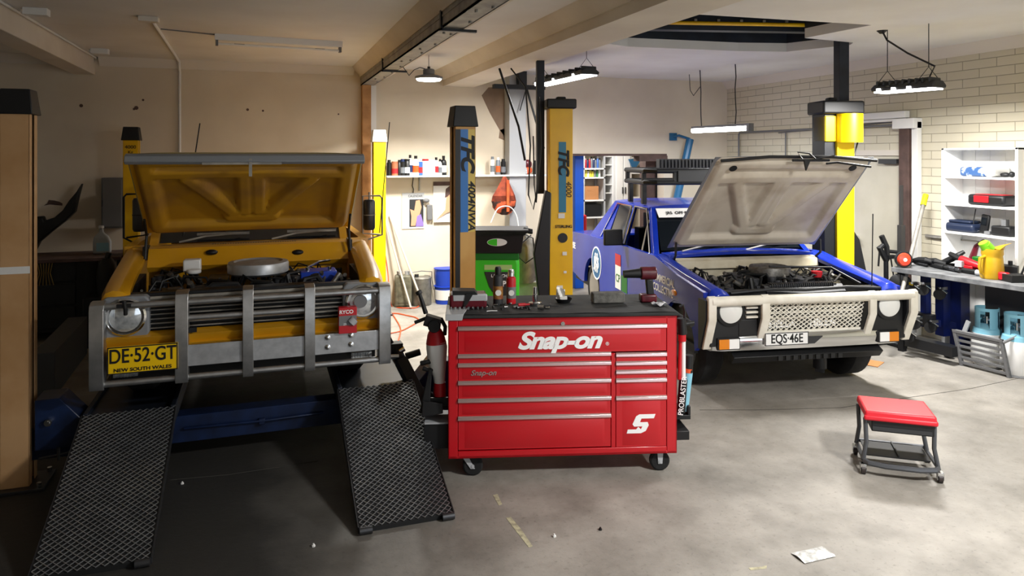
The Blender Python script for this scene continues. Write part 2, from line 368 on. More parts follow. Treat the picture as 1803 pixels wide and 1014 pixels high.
# right wall door, closer, hasps, steel post, header
b = MB(); b.box(XR+.02, XR+.06, 6.66, 7.56, 0, 2.1); d = b.build('door_1', mat('door_paint', '#bdb7a6', .5, 0, '#c6c0b0', 3)); struct(d)
b = MB(); b.box(XR-.05, XR+.02, 6.68, 6.95, 2.0, 2.06); b.build('door_closer', 'dark_grey', d)
for zz in (1.03, .85):
    b = MB(); b.cyl((XR-.04, 7.35, zz), (XR+.02, 7.35, zz), .035); b.cyl((XR-.07, 7.35, zz), (XR-.04, 7.35, zz), .028); b.cyl((XR-.01, 7.45, zz), (XR+.02, 7.45, zz), .03); b.build('door_knob', 'chrome', d)
b = MB(); b.box(XR-.01, XR+.1, 6.60, 6.66, 0, 2.17); b.box(XR-.01, XR+.1, 7.56, 7.62, 0, 2.17); b.box(XR-.01, XR+.1, 6.6, 7.62, 2.1, 2.17); struct(b.build('trim_14', 'cornice_white'))
b = MB(); b.box(XR-.1, XR-.01, 6.46, 6.6, 0, 2.45); b2 = b; struct(b.build('trim_15', 'brown_steel', bevel=.004))
b = MB(); b.box(XR-.08, XR-.01, 6.36, 6.44, 0, 2.5); b.box(XR-.14, XR, 6.36, 6.66, 2.42, 2.54); struct(b.build('trim_16', 'white_paint', bevel=.004))
b = MB(); b.tube([(XR-.05, 6.6, 2.47), (XR-.05, 9.7, 2.47), (XR-.05, 9.72, 2.44), (XR-.05, 9.72, 1.5)], .014); b.tube([(XR-.03, 6.6, 2.52), (XR-.03, 8.8, 2.44)], .01); b.tube([(XR-.03, 8.65, 2.45), (XR-.03, 8.65, 1.3)], .01)
tag(b.build('electrical_conduit', 'mid_grey'), 'grey conduit running along the brick wall above the door and down', 'conduit')
b = MB(); b.box(XR-.03, XR, 5.9, 6.3, 1.16, 1.19); b.cyl((XR-.05, 6.05, 1.12), (XR-.05, 6.05, 1.24), .012); b.cyl((XR-.05, 5.62, 1.18), (XR-.02, 6.3, 1.16), .01)
tag(b.build('water_pipe', 'steel_grey'), 'thin grey pipe along the brick wall left of the white bookcase', 'pipe')
# street side wall behind the camera, added opening on the right for fill light
b = MB(); b.box(XL-.2, 1.2, -3.2, -3, 0, CE); b.box(6.6, XR+.2, -3.2, -3, 0, CE); b.box(1.2, 6.6, -3.2, -3, 2.7, CE); struct(b.build('wall_front', 'plaster_wall'))
arealight('fill_light', None, (3.9, -3.05, 1.4), 5.2, 2.5, P_FILL, (.86, .93, 1), (math.pi/2, 0, 0))  # unseen cool fill added to brighten hoods and ceiling
# floor marks
def onfloor(p): q = W.z(p[0], p[1], 0); return (q.x, q.y)
b = MB()
for poly in (((868, 872), (876, 870), (884, 888), (878, 890)), ((891, 912), (899, 910), (916, 930), (938, 962), (931, 964), (906, 932)), ((1318, 1000), (1340, 998), (1350, 996), (1350, 1001), (1322, 1004))):
    b.prism([onfloor(p) for p in poly], 2, .0005, .0015)
struct(b.build('floor_line', mat('old_line_paint', '#b8b394', .8, 0, '#8f8a76', 30)))
b = MB(); b.tube([(*onfloor(p), .0) for p in ((1232, 722), (1330, 722), (1480, 718), (1600, 700), (1710, 684), (1803, 664))], .003, n=4)
struct(b.build('floor_joint', mat('joint', '#3c3a36', .9)))
# left: floor crack
b = MB(); b.tube([(*onfloor(p), .0) for p in ((300, 845), (400, 836), (560, 812))], .004, n=4); struct(b.build('floor_joint', 'joint'))
# ------------------------------------------------------------------ lamps
def wob(p, q, n=6, a=.03):
    p, q = Vector(p), Vector(q); return [p.lerp(q, i/n)+Vector((random.uniform(-a, a), random.uniform(-a, a), 0))*(0 < i < n) for i in range(n+1)]
# unlit twin batten on the left ceiling
p, q = W.z(378, 60, CE), W.z(602, 74, CE); c = (p+q)/2; Lb = (q-p).length; rz = math.atan2((q-p).y, (q-p).x)
t = thing('ceiling_batten', 'unlit white fluorescent batten on the ceiling above the yellow car', 'ceiling light', (c.x, c.y, CE), rz)
b = MB(); b.prism([(-.045, 0), (-.035, -.06), (.035, -.06), (.045, 0)], 0, -Lb/2, Lb/2); b.build('body', 'white_paint', t)
for s in (-1, 1):
    b = MB(); b.box(s*(Lb/2-.02)-.012, s*(Lb/2-.02)+.012, -.03, .03, -.115, -.05); b.build('lamp_holder', 'mid_grey', t)
    b = MB(); b.box(s*.4-.05, s*.4+.05, -.012, .012, -.1, -.085); b.build('clip', 'mid_grey', t)
b = MB(); b.cyl((-Lb/2+.02, 0, -.095), (Lb/2-.02, 0, -.095), .013); b.build('tube', 'white_gloss', t)
# cable conduit from junction box, along the ceiling and down the wall
j = W.z(262, 30, CE); k2 = W.z(317, 97, CE); e = W.y(317, 97, YB)
t = thing('junction_box', 'cream junction box on the ceiling with a white pipe running to the back wall', 'junction box', (j.x, j.y, CE))
b = MB(); b.box(-.08, .08, -.05, .05, -.045, 0); b.build('box', 'cornice_white', t, bevel=.004)
b = MB(); b.tube([(.02, 0, -.02), (e.x-j.x, YB-.15-j.y, -.02), (e.x-j.x, YB-.03-j.y, -.14), (e.x-j.x, YB-.03-j.y, -2.6)], .016); b.build('pipe', 'white_paint', t)
b = MB(); s2 = W.z(283, 50, CE); b.tube([(s2.x-j.x, s2.y-j.y, -.006), (p.x-j.x, p.y-j.y, -.006)], .006, n=6); b.build('cable', 'mid_grey', t)
for px, py, lb in ((64, 15, 'white sensor box beside the left beam, nearer the camera'), (176, 86, 'white sensor box where the left beam meets the back wall')):
    q = W.z(px, py, CE); b = MB(); b.box(q.x-.09, q.x+.09, q.y-.05, q.y+.05, CE-.06, CE); b.cyl((q.x-.11, q.y, CE-.03), (q.x-.09, q.y, CE-.03), .02); tag(b.build('sensor_box', 'white_paint', bevel=.005), lb, 'sensor')
# round UFO high bay
u = W.z(755, 97, CE); uz = CAMH+(HY-142)/FPX*((u.y*CS+u.x*SN))
t = thing('round_highbay', 'round lit high-bay lamp hanging between the two ceiling beams', 'ceiling light', (u.x, u.y, uz))
b = MB(); b.lathe([(0, .02), (.16, .02), (.172, .035), (.165, .05), (.07, .075), (.07, .13), (.06, .14), (0, .14)], n=32); b.build('housing', 'mid_grey', t)
b = MB(); b.lathe([(0, 0), (.14, 0), (.155, .02), (0, .021)], n=32); b.build('diffuser', 'lamp_glow', t)
b = MB(); b.cyl((0, 0, .14), (0, 0, .17), .018); b.tube([(0, 0, .17), (0, 0, CE-uz)], .003, n=6); b.tube([(0, 0, .13), (-.12, -.05, .15), (-.22, -.2, .1), (-.3, -.3, .02), (-.4, -.4, .12), (-.43, -.5, .2), (-.45, -.7, CE-uz-.1)], .005, n=6); b.build('cord', 'dark_grey', t)
arealight('highbay_light', t, (0, 0, -.01), .28, .28, P_UFO, (1, .97, .9), spread=135)
# long high-bay lamps
def highbay(name, pA, pB, ends, z, label, power, lit=True, tilt=0):
    a, c_ = Vector(ends[0]), Vector(ends[1]); m = (a+c_)/2; rz = math.atan2((c_-a).y, (c_-a).x); Lh = (c_-a).length
    t = thing(name, label, 'ceiling light', (m.x, m.y, z), rz)
    b = MB(); b.prism([(-.11, 0), (-.12, .03), (-.06, .07), (.06, .07), (.12, .03), (.11, 0)], 0, -Lh/2, Lh/2)
    for i in range(9): b.box(-Lh/2+.04+i*(Lh-.1)/8, -Lh/2+.06+i*(Lh-.1)/8, -.1, .1, .05, .1)
    b.build('housing', 'dark_grey', t, bevel=.01)
    b = MB(); b.box(-Lh/2+.02, Lh/2-.02, -.095, .095, -.012, 0)
    for i in range(3): b.box(-Lh/2+.06+i*(Lh-.3)/2, -Lh/2+.1+i*(Lh-.3)/2, -.122, -.1, .0, .025)
    b.build('diffuser', 'lamp_glow', t)
    b = MB()
    for sx in (-1, 1):
        x = sx*(Lh/2-.1); b.tube([(x-.07*1, -.09, .05), (x, 0, .2), (x+.07, .09, .05)], .004, n=6); b.tube([(x, 0, .2), (x, 0, CE-z)], .004, n=6)
    split(b, 'chain', 'black_plastic', t)
    if lit: arealight(name+'_light', t, (0, 0, -.02), Lh-.05, .19, power, (1, .98, .95), spread=178)
    return t
zA = 3.0
a_, b_ = Z(952, 150, 9.6), Z(1040, 143, 8.3)
highbay('long_highbay', 0, 0, ((a_.x, a_.y), (b_.x, b_.y)), 3.04, 'grey long high-bay lamp on chains above the middle yellow hoist column', P_BAY*.5)
a_, b_ = Z(1545, 160, 7.05), Z(1655, 150, 6.55)
t = highbay('long_highbay', 0, 0, ((a_.x, a_.y), (b_.x, b_.y)), 2.72, 'grey long high-bay lamp on black chains in front of the painted brick wall', P_BAY)
b = MB(); b.tube([(-.25, 0, .6), (-.2, 0, .5), (0, 0, .35), (.25, 0, .2), (.2, 0, .1), (0, 0, .09)], .009); b.lathe([(0, 0), (.05, 0), (.02, -.03), (0, -.03)], (-.25, 0, .6)); b.build('power_cord', 'black_plastic', t)
# the same lamps again nearer the street door, outside the picture
highbay('long_highbay', 0, 0, ((3.35, 1.0), (3.95, 1.25)), 3.05, 'long high-bay lamp on chains over the right foreground', P_FRONT)
# lit tube
a_, b_ = Z(1220, 235, 10.4), Z(1318, 228, 9.35); a_.z = b_.z = 2.46
m_ = (a_+b_)/2; rz = math.atan2((b_-a_).y, (b_-a_).x); Lt = (b_-a_).length
t = thing('tube_lamp', 'lit white tube lamp hanging on two wires in front of the back right corner', 'ceiling light', (m_.x, m_.y, 2.46), rz)
b = MB(); b.cyl((-Lt/2, 0, 0), (Lt/2, 0, 0), .035); b.build('tube', 'lamp_glow', t)
b = MB(); b.box(-Lt/2, Lt/2, -.03, .03, .03, .06); b.box(Lt/2, Lt/2+.05, -.04, .04, -.04, .06); b.build('body', 'mid_grey', t)
b = MB(); b.tube(wob((-Lt*.33, 0, .06), (-Lt*.36, 0, CE-2.46), 5, .01), .007, n=6); b.tube(wob((Lt*.28, 0, .06), (Lt*.28, 0, CE-2.46), 5, .01), .007, n=6)
b.tube([(-Lt*.8, .2, CE-2.46), (-Lt*.78, .2, CE-2.7), (-Lt*.6, .1, CE-2.8), (-Lt*.36, 0, CE-2.7)], .005, n=6); b.build('wire', 'dark_grey', t)
arealight('tube_light', t, (0, 0, -.04), Lt, .06, P_TUBE, (.92, .97, 1))
# tube fitting on the brick wall
t = thing('wall_tube_fitting', 'unlit tube fitting fixed high on the brick wall above the door', 'wall light', (XR-.08, 7.1, 2.58), math.pi/2)
b = MB(); b.box(-.62, .62, -.02, .06, -.03, .05); b.build('body', 'white_paint', t, bevel=.004)
b = MB(); b.cyl((-.58, -.0, -.05), (.58, 0, -.05), .018); b.build('tube', 'white_gloss', t)
arealight('storeroom_light', None, ((OPX0+OPX1)/2, YB+1.0, 2.55), 1.0, .3, P_STORE, (1, .97, .92))
# ------------------------------------------------------------------ four-post hoist under the yellow car
def lift_column(parent, x, y, h, face, paint, capm, sticker=False, sx=1, label=None, open_side=1):
    # channel column: wide front face with a slotted inner side
    c = bpy.data.objects.new('column', None)
    b = MB(); w_ = .16; s = open_side
    b.box(x-w_/2, x+w_/2, y-.085, y-.078, .02, h)              # front web
    b.box(x-w_/2, x+w_/2, y+.078, y+.085, .02, h)
    b.box(x-s*w_/2, x-s*(w_/2-.007), y-.085, y+.085, .02, h)
    b.box(x+s*(w_/2-.007), x+s*w_/2, y-.085, y-.03, .02, h); b.box(x+s*(w_/2-.007), x+s*w_/2, y+.03, y+.085, .02, h)
    o = b.build('column', paint, parent, bevel=.003, label=label)
    b = MB(); b.box(x-.06, x+.06, y-.06, y-.05, .3, h-.05); b.cyl((x, y, .1), (x, y, h), .012); b.build('cable', 'steel_dark', o)
    b = MB(); k = .015; b.hexa([(x-.1, y-.1, h-.02), (x+.1, y-.1, h-.02), (x+.1, y+.1, h-.02), (x-.1, y+.1, h-.02)], [(x-.08, y-.08, h+.14), (x+.08, y-.08, h+.14), (x+.08, y+.08, h+.14), (x-.08, y+.08, h+.14)])
    b.build('cap', capm, o, bevel=.006)
    b = MB(); b.box(x-.17, x+.17, y-.14, y+.16, 0, .02)
    b.build('base_plate', 'steel_dark', o, bevel=.003)
    b = MB()
    for sx_ in (-1, 1):
        for sy in (-1, 1): b.cyl((x+sx_*.14, y+sy*.12, .02), (x+sx_*.14, y+sy*.12, .05), .014, n=8)
    split(b, 'anchor_bolt', 'chrome', o)
    return o
L4 = thing('four_post_hoist', 'four post car hoist with yellow columns and mesh ramps carrying the yellow car', 'car hoist', (0, 5.35, 0))
def rel(o, parent): o.parent = parent
YF, YR = 0, 4.2; XP = 1.46
nl = lift_column(L4, -XP, YF, 2.38, 0, 'tan_lit_lift', 'black_plastic', label='orange-brown column with a band of white tape', open_side=1)
nr = lift_column(L4, XP, YF, 2.34, 0, 'orange_lift', 'black_plastic', label='column with blue and yellow lettered sticker', open_side=-1)
fl = lift_column(L4, -XP, YR, 2.3, 0, 'yellow_lift', 'black_plastic', label='shaded rear column with black cap', open_side=1)
fr = lift_column(L4, XP, YR, 2.3, 0, 'yellow_bright', 'white_paint', label='bright yellow rear column with white cap', open_side=-1)  # cap white because the light on it is put into its colour
b = MB(); b.box(-XP-.083, -XP+.083, -.0875, -.0855, 1.36, 1.405); b.build('tape', 'white_paint', nl)
text('lettering', '4000', .06, 'ink', fl, (-XP, YR-.087, 2.2)); text('lettering', 'Kg', .05, 'ink', fl, (-XP, YR-.087, 2.14))
# sticker on near right column: blue stripe, yellow stripe, lettering running downwards
b = MB(); b.box(XP-.04, XP+.02, -.0875, -.0855, 1.52, 2.30); b.build('blue_sticker', mat('sticker_blue', '#1269b4', .4), nr)
b = MB(); b.box(XP+.02, XP+.074, -.0875, -.0855, 1.52, 2.30); b.build('yellow_sticker', mat('sticker_yellow', '#cdb04a', .4), nr)
b = MB(); b.box(XP-.08, XP-.042, -.0875, -.0855, .3, 2.3); b.box(XP-.02, XP+.08, -.087, -.0855, .3, .32); b.build('shadow_slot', 'black_plastic', nr)
text('lettering', 'TFC', .14, 'ink', nr, (XP+.012, -.0885, 2.13), ry=math.pi/2, shear=.25, bold=.006, sx=1.15)
text('lettering', '4004NWA', .075, 'ink', nr, (XP+.046, -.0885, 1.72), ry=math.pi/2, shear=.2, bold=.002, sx=1.12)
# runways, cross beams, ramps
for s, lb in ((-1, 'shaded left runway'), (1, 'right runway')):
    x0, x1 = (-1.08, -.54) if s < 0 else (.51, 1.05)
    b = MB(); b.box(x0, x1, -.12, 4.3, .335, .42); b.box(x0, x0+.03, -.12, 4.3, .42, .45); b.box(x1-.03, x1, -.12, 4.3, .42, .45)
    b.build('runway', 'navy_dark', L4, bevel=.004)
b = MB(); b.box(-XP+.02, XP-.02, .0, .14, .15, .33); b.tube([(-.5, -.02, .25), (0, -.03, .245), (.42, -.02, .25)], .009); b.box(-.02, .02, -.035, 0, .22, .26)
b.build('cross_beam', 'navy_paint', L4, bevel=.006)
b = MB(); b.box(-XP+.02, XP-.02, YR-.14, YR, .15, .33); b.build('cross_beam', 'navy_paint', L4, bevel=.006)
for s in (-1, 1):                                               # carriage plates at the near columns
    b = MB(); x0 = s*(XP-.11); x1 = s*(XP-.42)
    b.prism([(x0, .24), (x0, .56), (x0+(x1-x0)*.45, .56), (x1, .36), (x1, .24)], 1, -.10, .12)
    o = b.build('carriage', 'navy_paint', L4, bevel=.006)
    b = MB(); b.cyl((s*(XP-.19), -.13, .42), (s*(XP-.19), -.10, .42), .022); b.cyl((s*(XP-.19), -.14, .42), (s*(XP-.19), -.12, .42), .012, n=6); b.build('bolt', 'chrome', o)
    b = MB(); b.tube([(s*(XP-.14), -.12, .2), (s*(XP-.3), -.13, .22), (s*(XP-.36), -.12, .25)], .008); b.cyl((s*(XP-.25), -.13, .18), (s*(XP-.25), -.13, .26), .01); b.build('lever', 'steel_dark', o)
def ramp(x0, x1, y0, label):
    # plate folded in the middle: steep flap to the floor, covered by expanded mesh
    prof = [(-.13, .44), (-.62, .26), (y0-5.35, .025)]; th = .03
    b = MB()
    for (ya, za), (yb, zb) in zip(prof, prof[1:]):
        b.hexa([(x0, yb, zb-th), (x1, yb, zb-th), (x1, ya, za-th), (x0, ya, za-th)], [(x0, yb, zb), (x1, yb, zb), (x1, ya, za), (x0, ya, za)])
    r = b.build('ramp', mat('ramp_base', '#0d0e10', .7) if 'ramp_base' not in MATS else 'ramp_base', L4, label=label)
    m = MB(); pitch = .0185; nx = 26; dx = (x1-x0-.01)/nx
    for (ya, za), (yb, zb) in zip(prof, prof[1:]):
        d = Vector((0, yb-ya, zb-za)); Ls = d.length; d.normalize(); up = d.cross(Vector((1, 0, 0))); up = up if up.z > 0 else -up
        n = int(Ls/pitch)
        for i in range(n):
            for ph in (0,):
                pts = []
                for k in range(nx+1):
                    off = (i+.5+(.46 if (k+i) % 2 else -.46)*1.0)*Ls/n
                    pts.append(Vector((x0+.005+k*dx, ya, za))+d*off+up*.004)
                # raised strand: flat ribbon leaning up
                R = []
                for q in pts:
                    R.append([q-d*.002, q+up*.005-d*.0016, q+up*.005+d*.0016, q+d*.002])
                m.loft(R, True)
    m.build('expanded_mesh', 'mesh_steel', r, ang=20)
    b = MB()
    for xx in (x0+.0, x1-.07): b.cyl((xx, y0-5.35-.02, .022), (xx+.07, y0-5.35-.02, .022), .02)
    split(b, 'roller', 'steel_dark', r)
    b = MB()
    for xx in (x0-.006, x1): b.prism([(prof[0][0], prof[0][1]+.006), (prof[1][0], prof[1][1]+.006), (prof[2][0], .035), (prof[2][0], .0), (prof[1][0], prof[1][1]-.06), (prof[0][0], prof[0][1]-.06)], 0, xx, xx+.006)
    split(b, 'side_rail', 'steel_dark', r)
mat('mesh_steel', '#c4c6ca', .3, .8, '#a4a6aa', 12)
ramp(-1.08, -.54, 4.10, 'dark left mesh ramp'); ramp(.51, 1.05, 4.05, 'right mesh ramp catching the light')
# ------------------------------------------------------------------ two-post hoist under the blue car
BF = Frame(*Z(1433, 274, 6.1).to_2d(), math.radians(-9.3))
LF = Frame(*Z(1225, 274, 7.6).to_2d(), math.radians(-13.8))
L2 = thing('two_post_hoist', 'two post car hoist with yellow columns and navy overhead beam carrying the blue car', 'car hoist', (LF.o.x, LF.o.y, 0), LF.a)
yc = 0
lx, rx_ = LF.y(984, 274, yc).x, LF.y(1467, 274, yc).x; H2 = 2.60
b = MB(); b.box(lx-.115, lx+.125, yc-.12, yc+.12, .02, H2); o = b.build('column', 'yellow_lift', L2, bevel=.006, label='yellow column with blue sticker beside the tool chest')
b = MB(); b.box(lx-.15, lx+.16, yc-.16, yc+.15, H2-.02, H2+.08); b.box(lx-.03, lx+.07, yc-.05, yc+.05, H2+.08, H2+.11); b.build('cap', 'black_plastic', o, bevel=.02)
yf = yc-.1225
b = MB(); b.box(lx-.02, lx+.055, yf-.002, yf, 1.52, 2.24); b.build('blue_sticker', mat('sticker_teal', '#1d6f8e', .4), o)
text('lettering', 'TFC', .15, 'ink', o, (lx+.025, yf-.004, 2.04), ry=math.pi/2, shear=.25, bold=.006)
text('lettering', '4000', .08, 'ink', o, (lx+.08, yf-.004, 1.76), ry=math.pi/2, shear=.2)
b = MB(); b.cyl((lx+.02, yf-.006, 1.26), (lx+.02, yf, 1.26), .05, n=24); b.build('access_cap', 'black_plastic', o)
text('lettering', 'STERLING', .04, 'ink', o, (lx+.03, yf-.004, 1.375), bold=.001)
b = MB()
for xx, zz, s_ in ((.04, 1.10, .045), (.045, .91, .03), (-.01, .75, .06)): b.cbox((lx+xx, yf-.003, zz), (s_, .002, s_*.8))
b.box(lx-.025, lx+.04, yf-.004, yf, 1.46, 1.51); split(b, 'sticker', 'paper', o)
b = MB(); b.prism([(lx-.2, .4), (lx-.28, 1.1), (lx-.16, 1.75), (lx-.1, 1.72), (lx-.13, .4)], 1, yc-.15, yc-.05)
b.build('rubber_flap', 'black_plastic', o, bevel=.01)
ex = LF.y(951, 274, yc+.15).x
b = MB(); b.box(ex-.04, ex+.04, yc+.1, yc+.2, 1.7, CE); b.build('beam_post', 'navy_dark', o, bevel=.003)
b = MB(); b.tube([(lx-.22, yc-.1, 2.7), (lx-.2, yc-.12, 2.2), (lx-.24, yc-.1, 1.75), (lx-.28, yc-.1, 1.55), (lx-.33, yc-.1, 1.7), (lx-.31, yc-.1, 2.2), (lx-.36, yc-.1, 2.8), (lx-.5, yc, 3.0)], .008)
b.tube([(lx-.28, yc-.1, 2.3), (lx-.27, yc-.1, 1.8), (lx-.25, yc-.1, 1.62), (lx-.22, yc-.1, 2.0)], .007); b.tube([(lx-.62, yc, 3.0), (lx-.42, yc, 2.4), (lx-.36, yc-.05, 2.05)], .012)
b.build('air_hose', 'black_plastic', o)
b = MB(); b.box(rx_-.17, rx_+.02, yc-.13, yc+.13, .02, H2-.05); b.build('column', 'black_paint', L2, bevel=.006, label='dark back channel of the right column')
b = MB(); b.box(rx_-.05, rx_+.14, yc-.17, yc+.1, .02, H2-.35); b.box(rx_-.17, rx_-.03, yc-.15, yc+.1, H2-.35, H2-.08)
o = b.build('column', 'yellow_bright', L2, bevel=.006, label='bright yellow right column')
b = MB(); b.cyl((rx_+.08, yc-.18, H2-.36), (rx_+.08, yc-.18, H2-.06), .13, n=28); b.build('motor_cover', 'yellow_bright', o)
b = MB(); b.box(rx_-.22, rx_+.24, yc-.2, yc+.15, H2-.06, H2+.08); b.box(rx_-.1, rx_, yc-.1, yc+.0, H2+.08, H2+.12); b.build('cap', 'black_plastic', o, bevel=.02)
b = MB(); b.box(rx_+.06, rx_+.17, yc-.02, yc+.1, H2, CE+.15); b.build('beam_post', 'navy_dark', o, bevel=.003)
b = MB(); b.tube([(rx_+.2, yc-.1, 2.5), (rx_+.22, yc-.12, 2.3), (rx_+.15, yc-.15, 2.1)], .008); b.build('power_lead', 'black_plastic', o); b = MB(); b.prism([(rx_+.15, .4), (rx_+.14, 1.35), (rx_+.24, 1.2), (rx_+.42, .4)], 1, yc-.1, yc); b.build('rubber_flap', 'black_plastic', o)
for xx in (lx, rx_): 
    b = MB(); b.box(xx-.22, xx+.22, yc-.2, yc+.2, 0, .02); b.build('base_plate', 'steel_dark', L2)
# overhead cross beam in the hatch, with a rod and bolts
b = MB(); b.box(lx+.55, rx_+.18, yc-.02, yc+.10, CE+.105, CE+.3)
o = b.build('cross_beam', 'navy_dark', L2, bevel=.004)
b = MB()
for k in range(9): b.cbox((lx+.7+k*.25, yc-.03, CE+.2), (.03, .02, .04))
b.build('bracket', 'steel_grey', o)
b = MB(); b.cyl((ex+.8, yc-.22, CE+.14), (rx_-.3, yc-.22, CE+.14), .02); b.build('safety_bar', 'yellow_lift', o)
for s, xx in ((1, lx), (-1, rx_)):                               # lift arms under the sills
    for dy in (-1.1, 1.0):
        b = MB(); b.tube([(xx+s*.15, yc, .16), (xx+s*.75, yc+dy, .16)], .06, n=4); b.cyl((xx+s*.75, yc+dy, .16), (xx+s*.75, yc+dy, .3), .06); b.build('arm', 'black_paint', L2)
# ------------------------------------------------------------------ shared car builders
def smooth(t): t = max(0, min(1, t)); return t*t*(3-2*t)
def seg_d(p, a, b):
    ax, ay = a; bx, by = b; dx, dy = bx-ax, by-ay; t = max(0, min(1, ((p[0]-ax)*dx+(p[1]-ay)*dy)/(dx*dx+dy*dy+1e-9)))
    return math.hypot(p[0]-ax-t*dx, p[1]-ay-t*dy)
RIBS = [((.10, .80), (.90, .80)), ((.47, .30), (.47, .80)), ((.53, .30), (.53, .80)), ((.22, .74), (.42, .26)), ((.78, .74), (.58, .26)), ((.40, .22), (.60, .22)), ((.08, .1), (.92, .1)), ((.06, .1), (.06, .9)), ((.94, .1), (.94, .9)), ((.06, .95), (.94, .95))]
def make_hood(parent, y0, z0, y1, z1, w0, w1, skin, inner, lip, name='hood', label=None, bulge=.06):
    n = Vector((0, -(z1-z0), (y1-y0))).normalized()              # towards the engine side
    if n.y > 0: n = -n
    def base(u, v):
        wv = w0+(w1-w0)*v; x = (u-.5)*wv
        return Vector((x, y0+(y1-y0)*v, z0+(z1-z0)*v))
    def outer(u, v):
        return base(u, v)-n*(.035+bulge*(1-(2*u-1)**2)*.6*math.sin(math.pi*min(1, .15+v*.85))+.02*(1-abs(2*u-1)**8))
    def inn(u, v):
        p = (u*1.3, v)
        d = min(seg_d(p, (a[0]*1.3, a[1]), (b_[0]*1.3, b_[1])) for a, b_ in RIBS)
        r = smooth(1-(d-.030)/.035)
        edge = smooth(min(u, 1-u)/.03)*smooth(min(v, 1-v)/.03)
        return base(u, v)+n*(-.045+.05*r*edge)-n*bulge*.5*(1-(2*u-1)**2)*math.sin(math.pi*v)*.8
    b = MB(); b.sheet(outer, 24, 16)
    h = b.build(name, skin, parent, ang=60, label=label)
    b = MB(); b.sheet(inn, 90, 72); b.build('inner_panel', inner, h, ang=80)
    b = MB()
    N = 24
    for side in (0, 1):                                        # folded rim all round
        b.sheet(lambda u, v: outer(side, v) if u < .01 else (inn(side, v) if u > .99 else (outer(side, v)+inn(side, v))/2+Vector(((side*2-1)*.008, 0, 0))), 2, N)
        b.sheet(lambda u, v: outer(v, side) if u < .01 else (inn(v, side) if u > .99 else (outer(v, side)+inn(v, side))/2+Vector((0, (1-side*2)*.008*(1 if y0 > y1 else -1), 0))), 2, N)
    b.build('rim', lip, h, ang=60)
    return h, base, n
def make_wheel(parent, c, r, wd, turn=0, name='wheel', rim='steel_dark', side=1):
    c = Vector(c); ax = Vector((math.cos(turn), math.sin(turn), 0)); b = MB()
    P = [(r*.62, -wd/2), (r*.8, -wd/2-.01), (r*.93, -wd*.48), (r, -wd*.36), (r, wd*.36), (r*.93, wd*.48), (r*.8, wd/2+.01), (r*.62, wd/2)]
    b.lathe([(r_, z) for r_, z in P], c, ax, 40); o = b.build(name, 'rubber', parent)
    b = MB(); s = side; b.lathe([(r*.62, s*wd*.51), (r*.6, s*wd*.45), (r*.5, s*wd*.3), (r*.25, s*wd*.34), (r*.22, s*wd*.5), (.001, s*wd*.52)], c, ax, 32); b.build('rim', rim, o)
    return o
def fender(b, s, rows):                                        # rows: y, zt (crest), x outer, zbottom
    R = []
    for y, zt, xo, zb in rows:
        P = [(xo-.17, zt-.035), (xo-.12, zt-.005), (xo-.07, zt+.004), (xo-.028, zt-.012), (xo-.006, zt-.05), (xo, zt-.14), (xo+.004, zt-.27), (xo-.004, zb), (xo-.05, zb), (xo-.05, zt-.16), (xo-.1, zt-.07), (xo-.17, zt-.07)]
        R.append([(s*x, y, z) for x, z in P])
    b.loft(R)
def engine_clutter(parent, x0, x1, y0, y1, z, n, seed, air_c, air_r, hose='engine'):
    rnd = random.Random(seed)
    b = MB(); cx_ = (x0+x1)/2
    b.box(cx_-.22, cx_+.22, y0+.25, y1-.05, z-.3, z-.08); b.box(cx_-.3, cx_-.16, y0+.3, y1-.1, z-.16, z-.02); b.box(cx_+.16, cx_+.3, y0+.3, y1-.1, z-.16, z-.02)
    for k in range(n):
        x, y = rnd.uniform(x0, x1), rnd.uniform(y0+.1, y1-.05)
        if rnd.random() < .5: b.cbox((x, y, z-.1-rnd.random()*.1), (rnd.uniform(.04, .14), rnd.uniform(.04, .14), rnd.uniform(.04, .2)), Matrix.Rotation(rnd.random()*3, 3, 'Z'))
        else: b.cyl((x, y, z-.2), (x, y, z-.06+rnd.random()*.06), rnd.uniform(.02, .05), n=12)
    e = b.build('engine', 'engine', parent, bevel=.004)
    b = MB()
    for k in range(n//2):
        x, y = rnd.uniform(x0, x1), rnd.uniform(y0+.1, y1-.05); a = rnd.random()*6.28
        b.cyl((x, y, z-.06), (x+.07*math.cos(a), y+.07*math.sin(a), z-.02+rnd.random()*.04), rnd.uniform(.008, .02), n=10)
        b.cbox((x+.03, y, z-.07), (.05, .03, .03), Matrix.Rotation(a, 3, 'Z'))
    split(b, 'fitting', 'engine_alu', e)
    b = MB()
    for k in range(n//2+6):
        x, y = rnd.uniform(x0, x1), rnd.uniform(y0+.1, y1-.05); x2, y2 = x+rnd.uniform(-.4, .4), y+rnd.uniform(-.3, .3)
        x2 = max(x0, min(x1, x2)); y2 = max(y0+.05, min(y1, y2))
        b.tube([(x, y, z-.12), (x*.8+x2*.2, y*.8+y2*.2, z-.02+rnd.random()*.04), (x*.4+x2*.6, y*.4+y2*.6, z-.01+rnd.random()*.05), (x2, y2, z-.12)], rnd.choice([.006, .008, .014, .02]), n=7)
    split(b, 'hose', 'black_plastic', e)
    ac, ar = air_c, air_r
    b = MB(); b.lathe([(0, -.04), (ar*.85, -.04), (ar, -.02), (ar, .035), (ar*.97, .05), (ar*.8, .056), (ar*.75, .045), (ar*.3, .05), (ar*.1, .06), (0, .062)], ac, n=48)
    return e, b
mat('yellow_body', '#c98f14', .3, 0, '#d39a1a', 2, coat=.5)
mat('yellow_inner', '#bd8a20', .45, 0, '#8f6638', 2.6, lo=.45, hi=.75)
mat('yellow_rim', '#9d8f63', .4)
mat('underhood_grey', '#7f8286', .45)
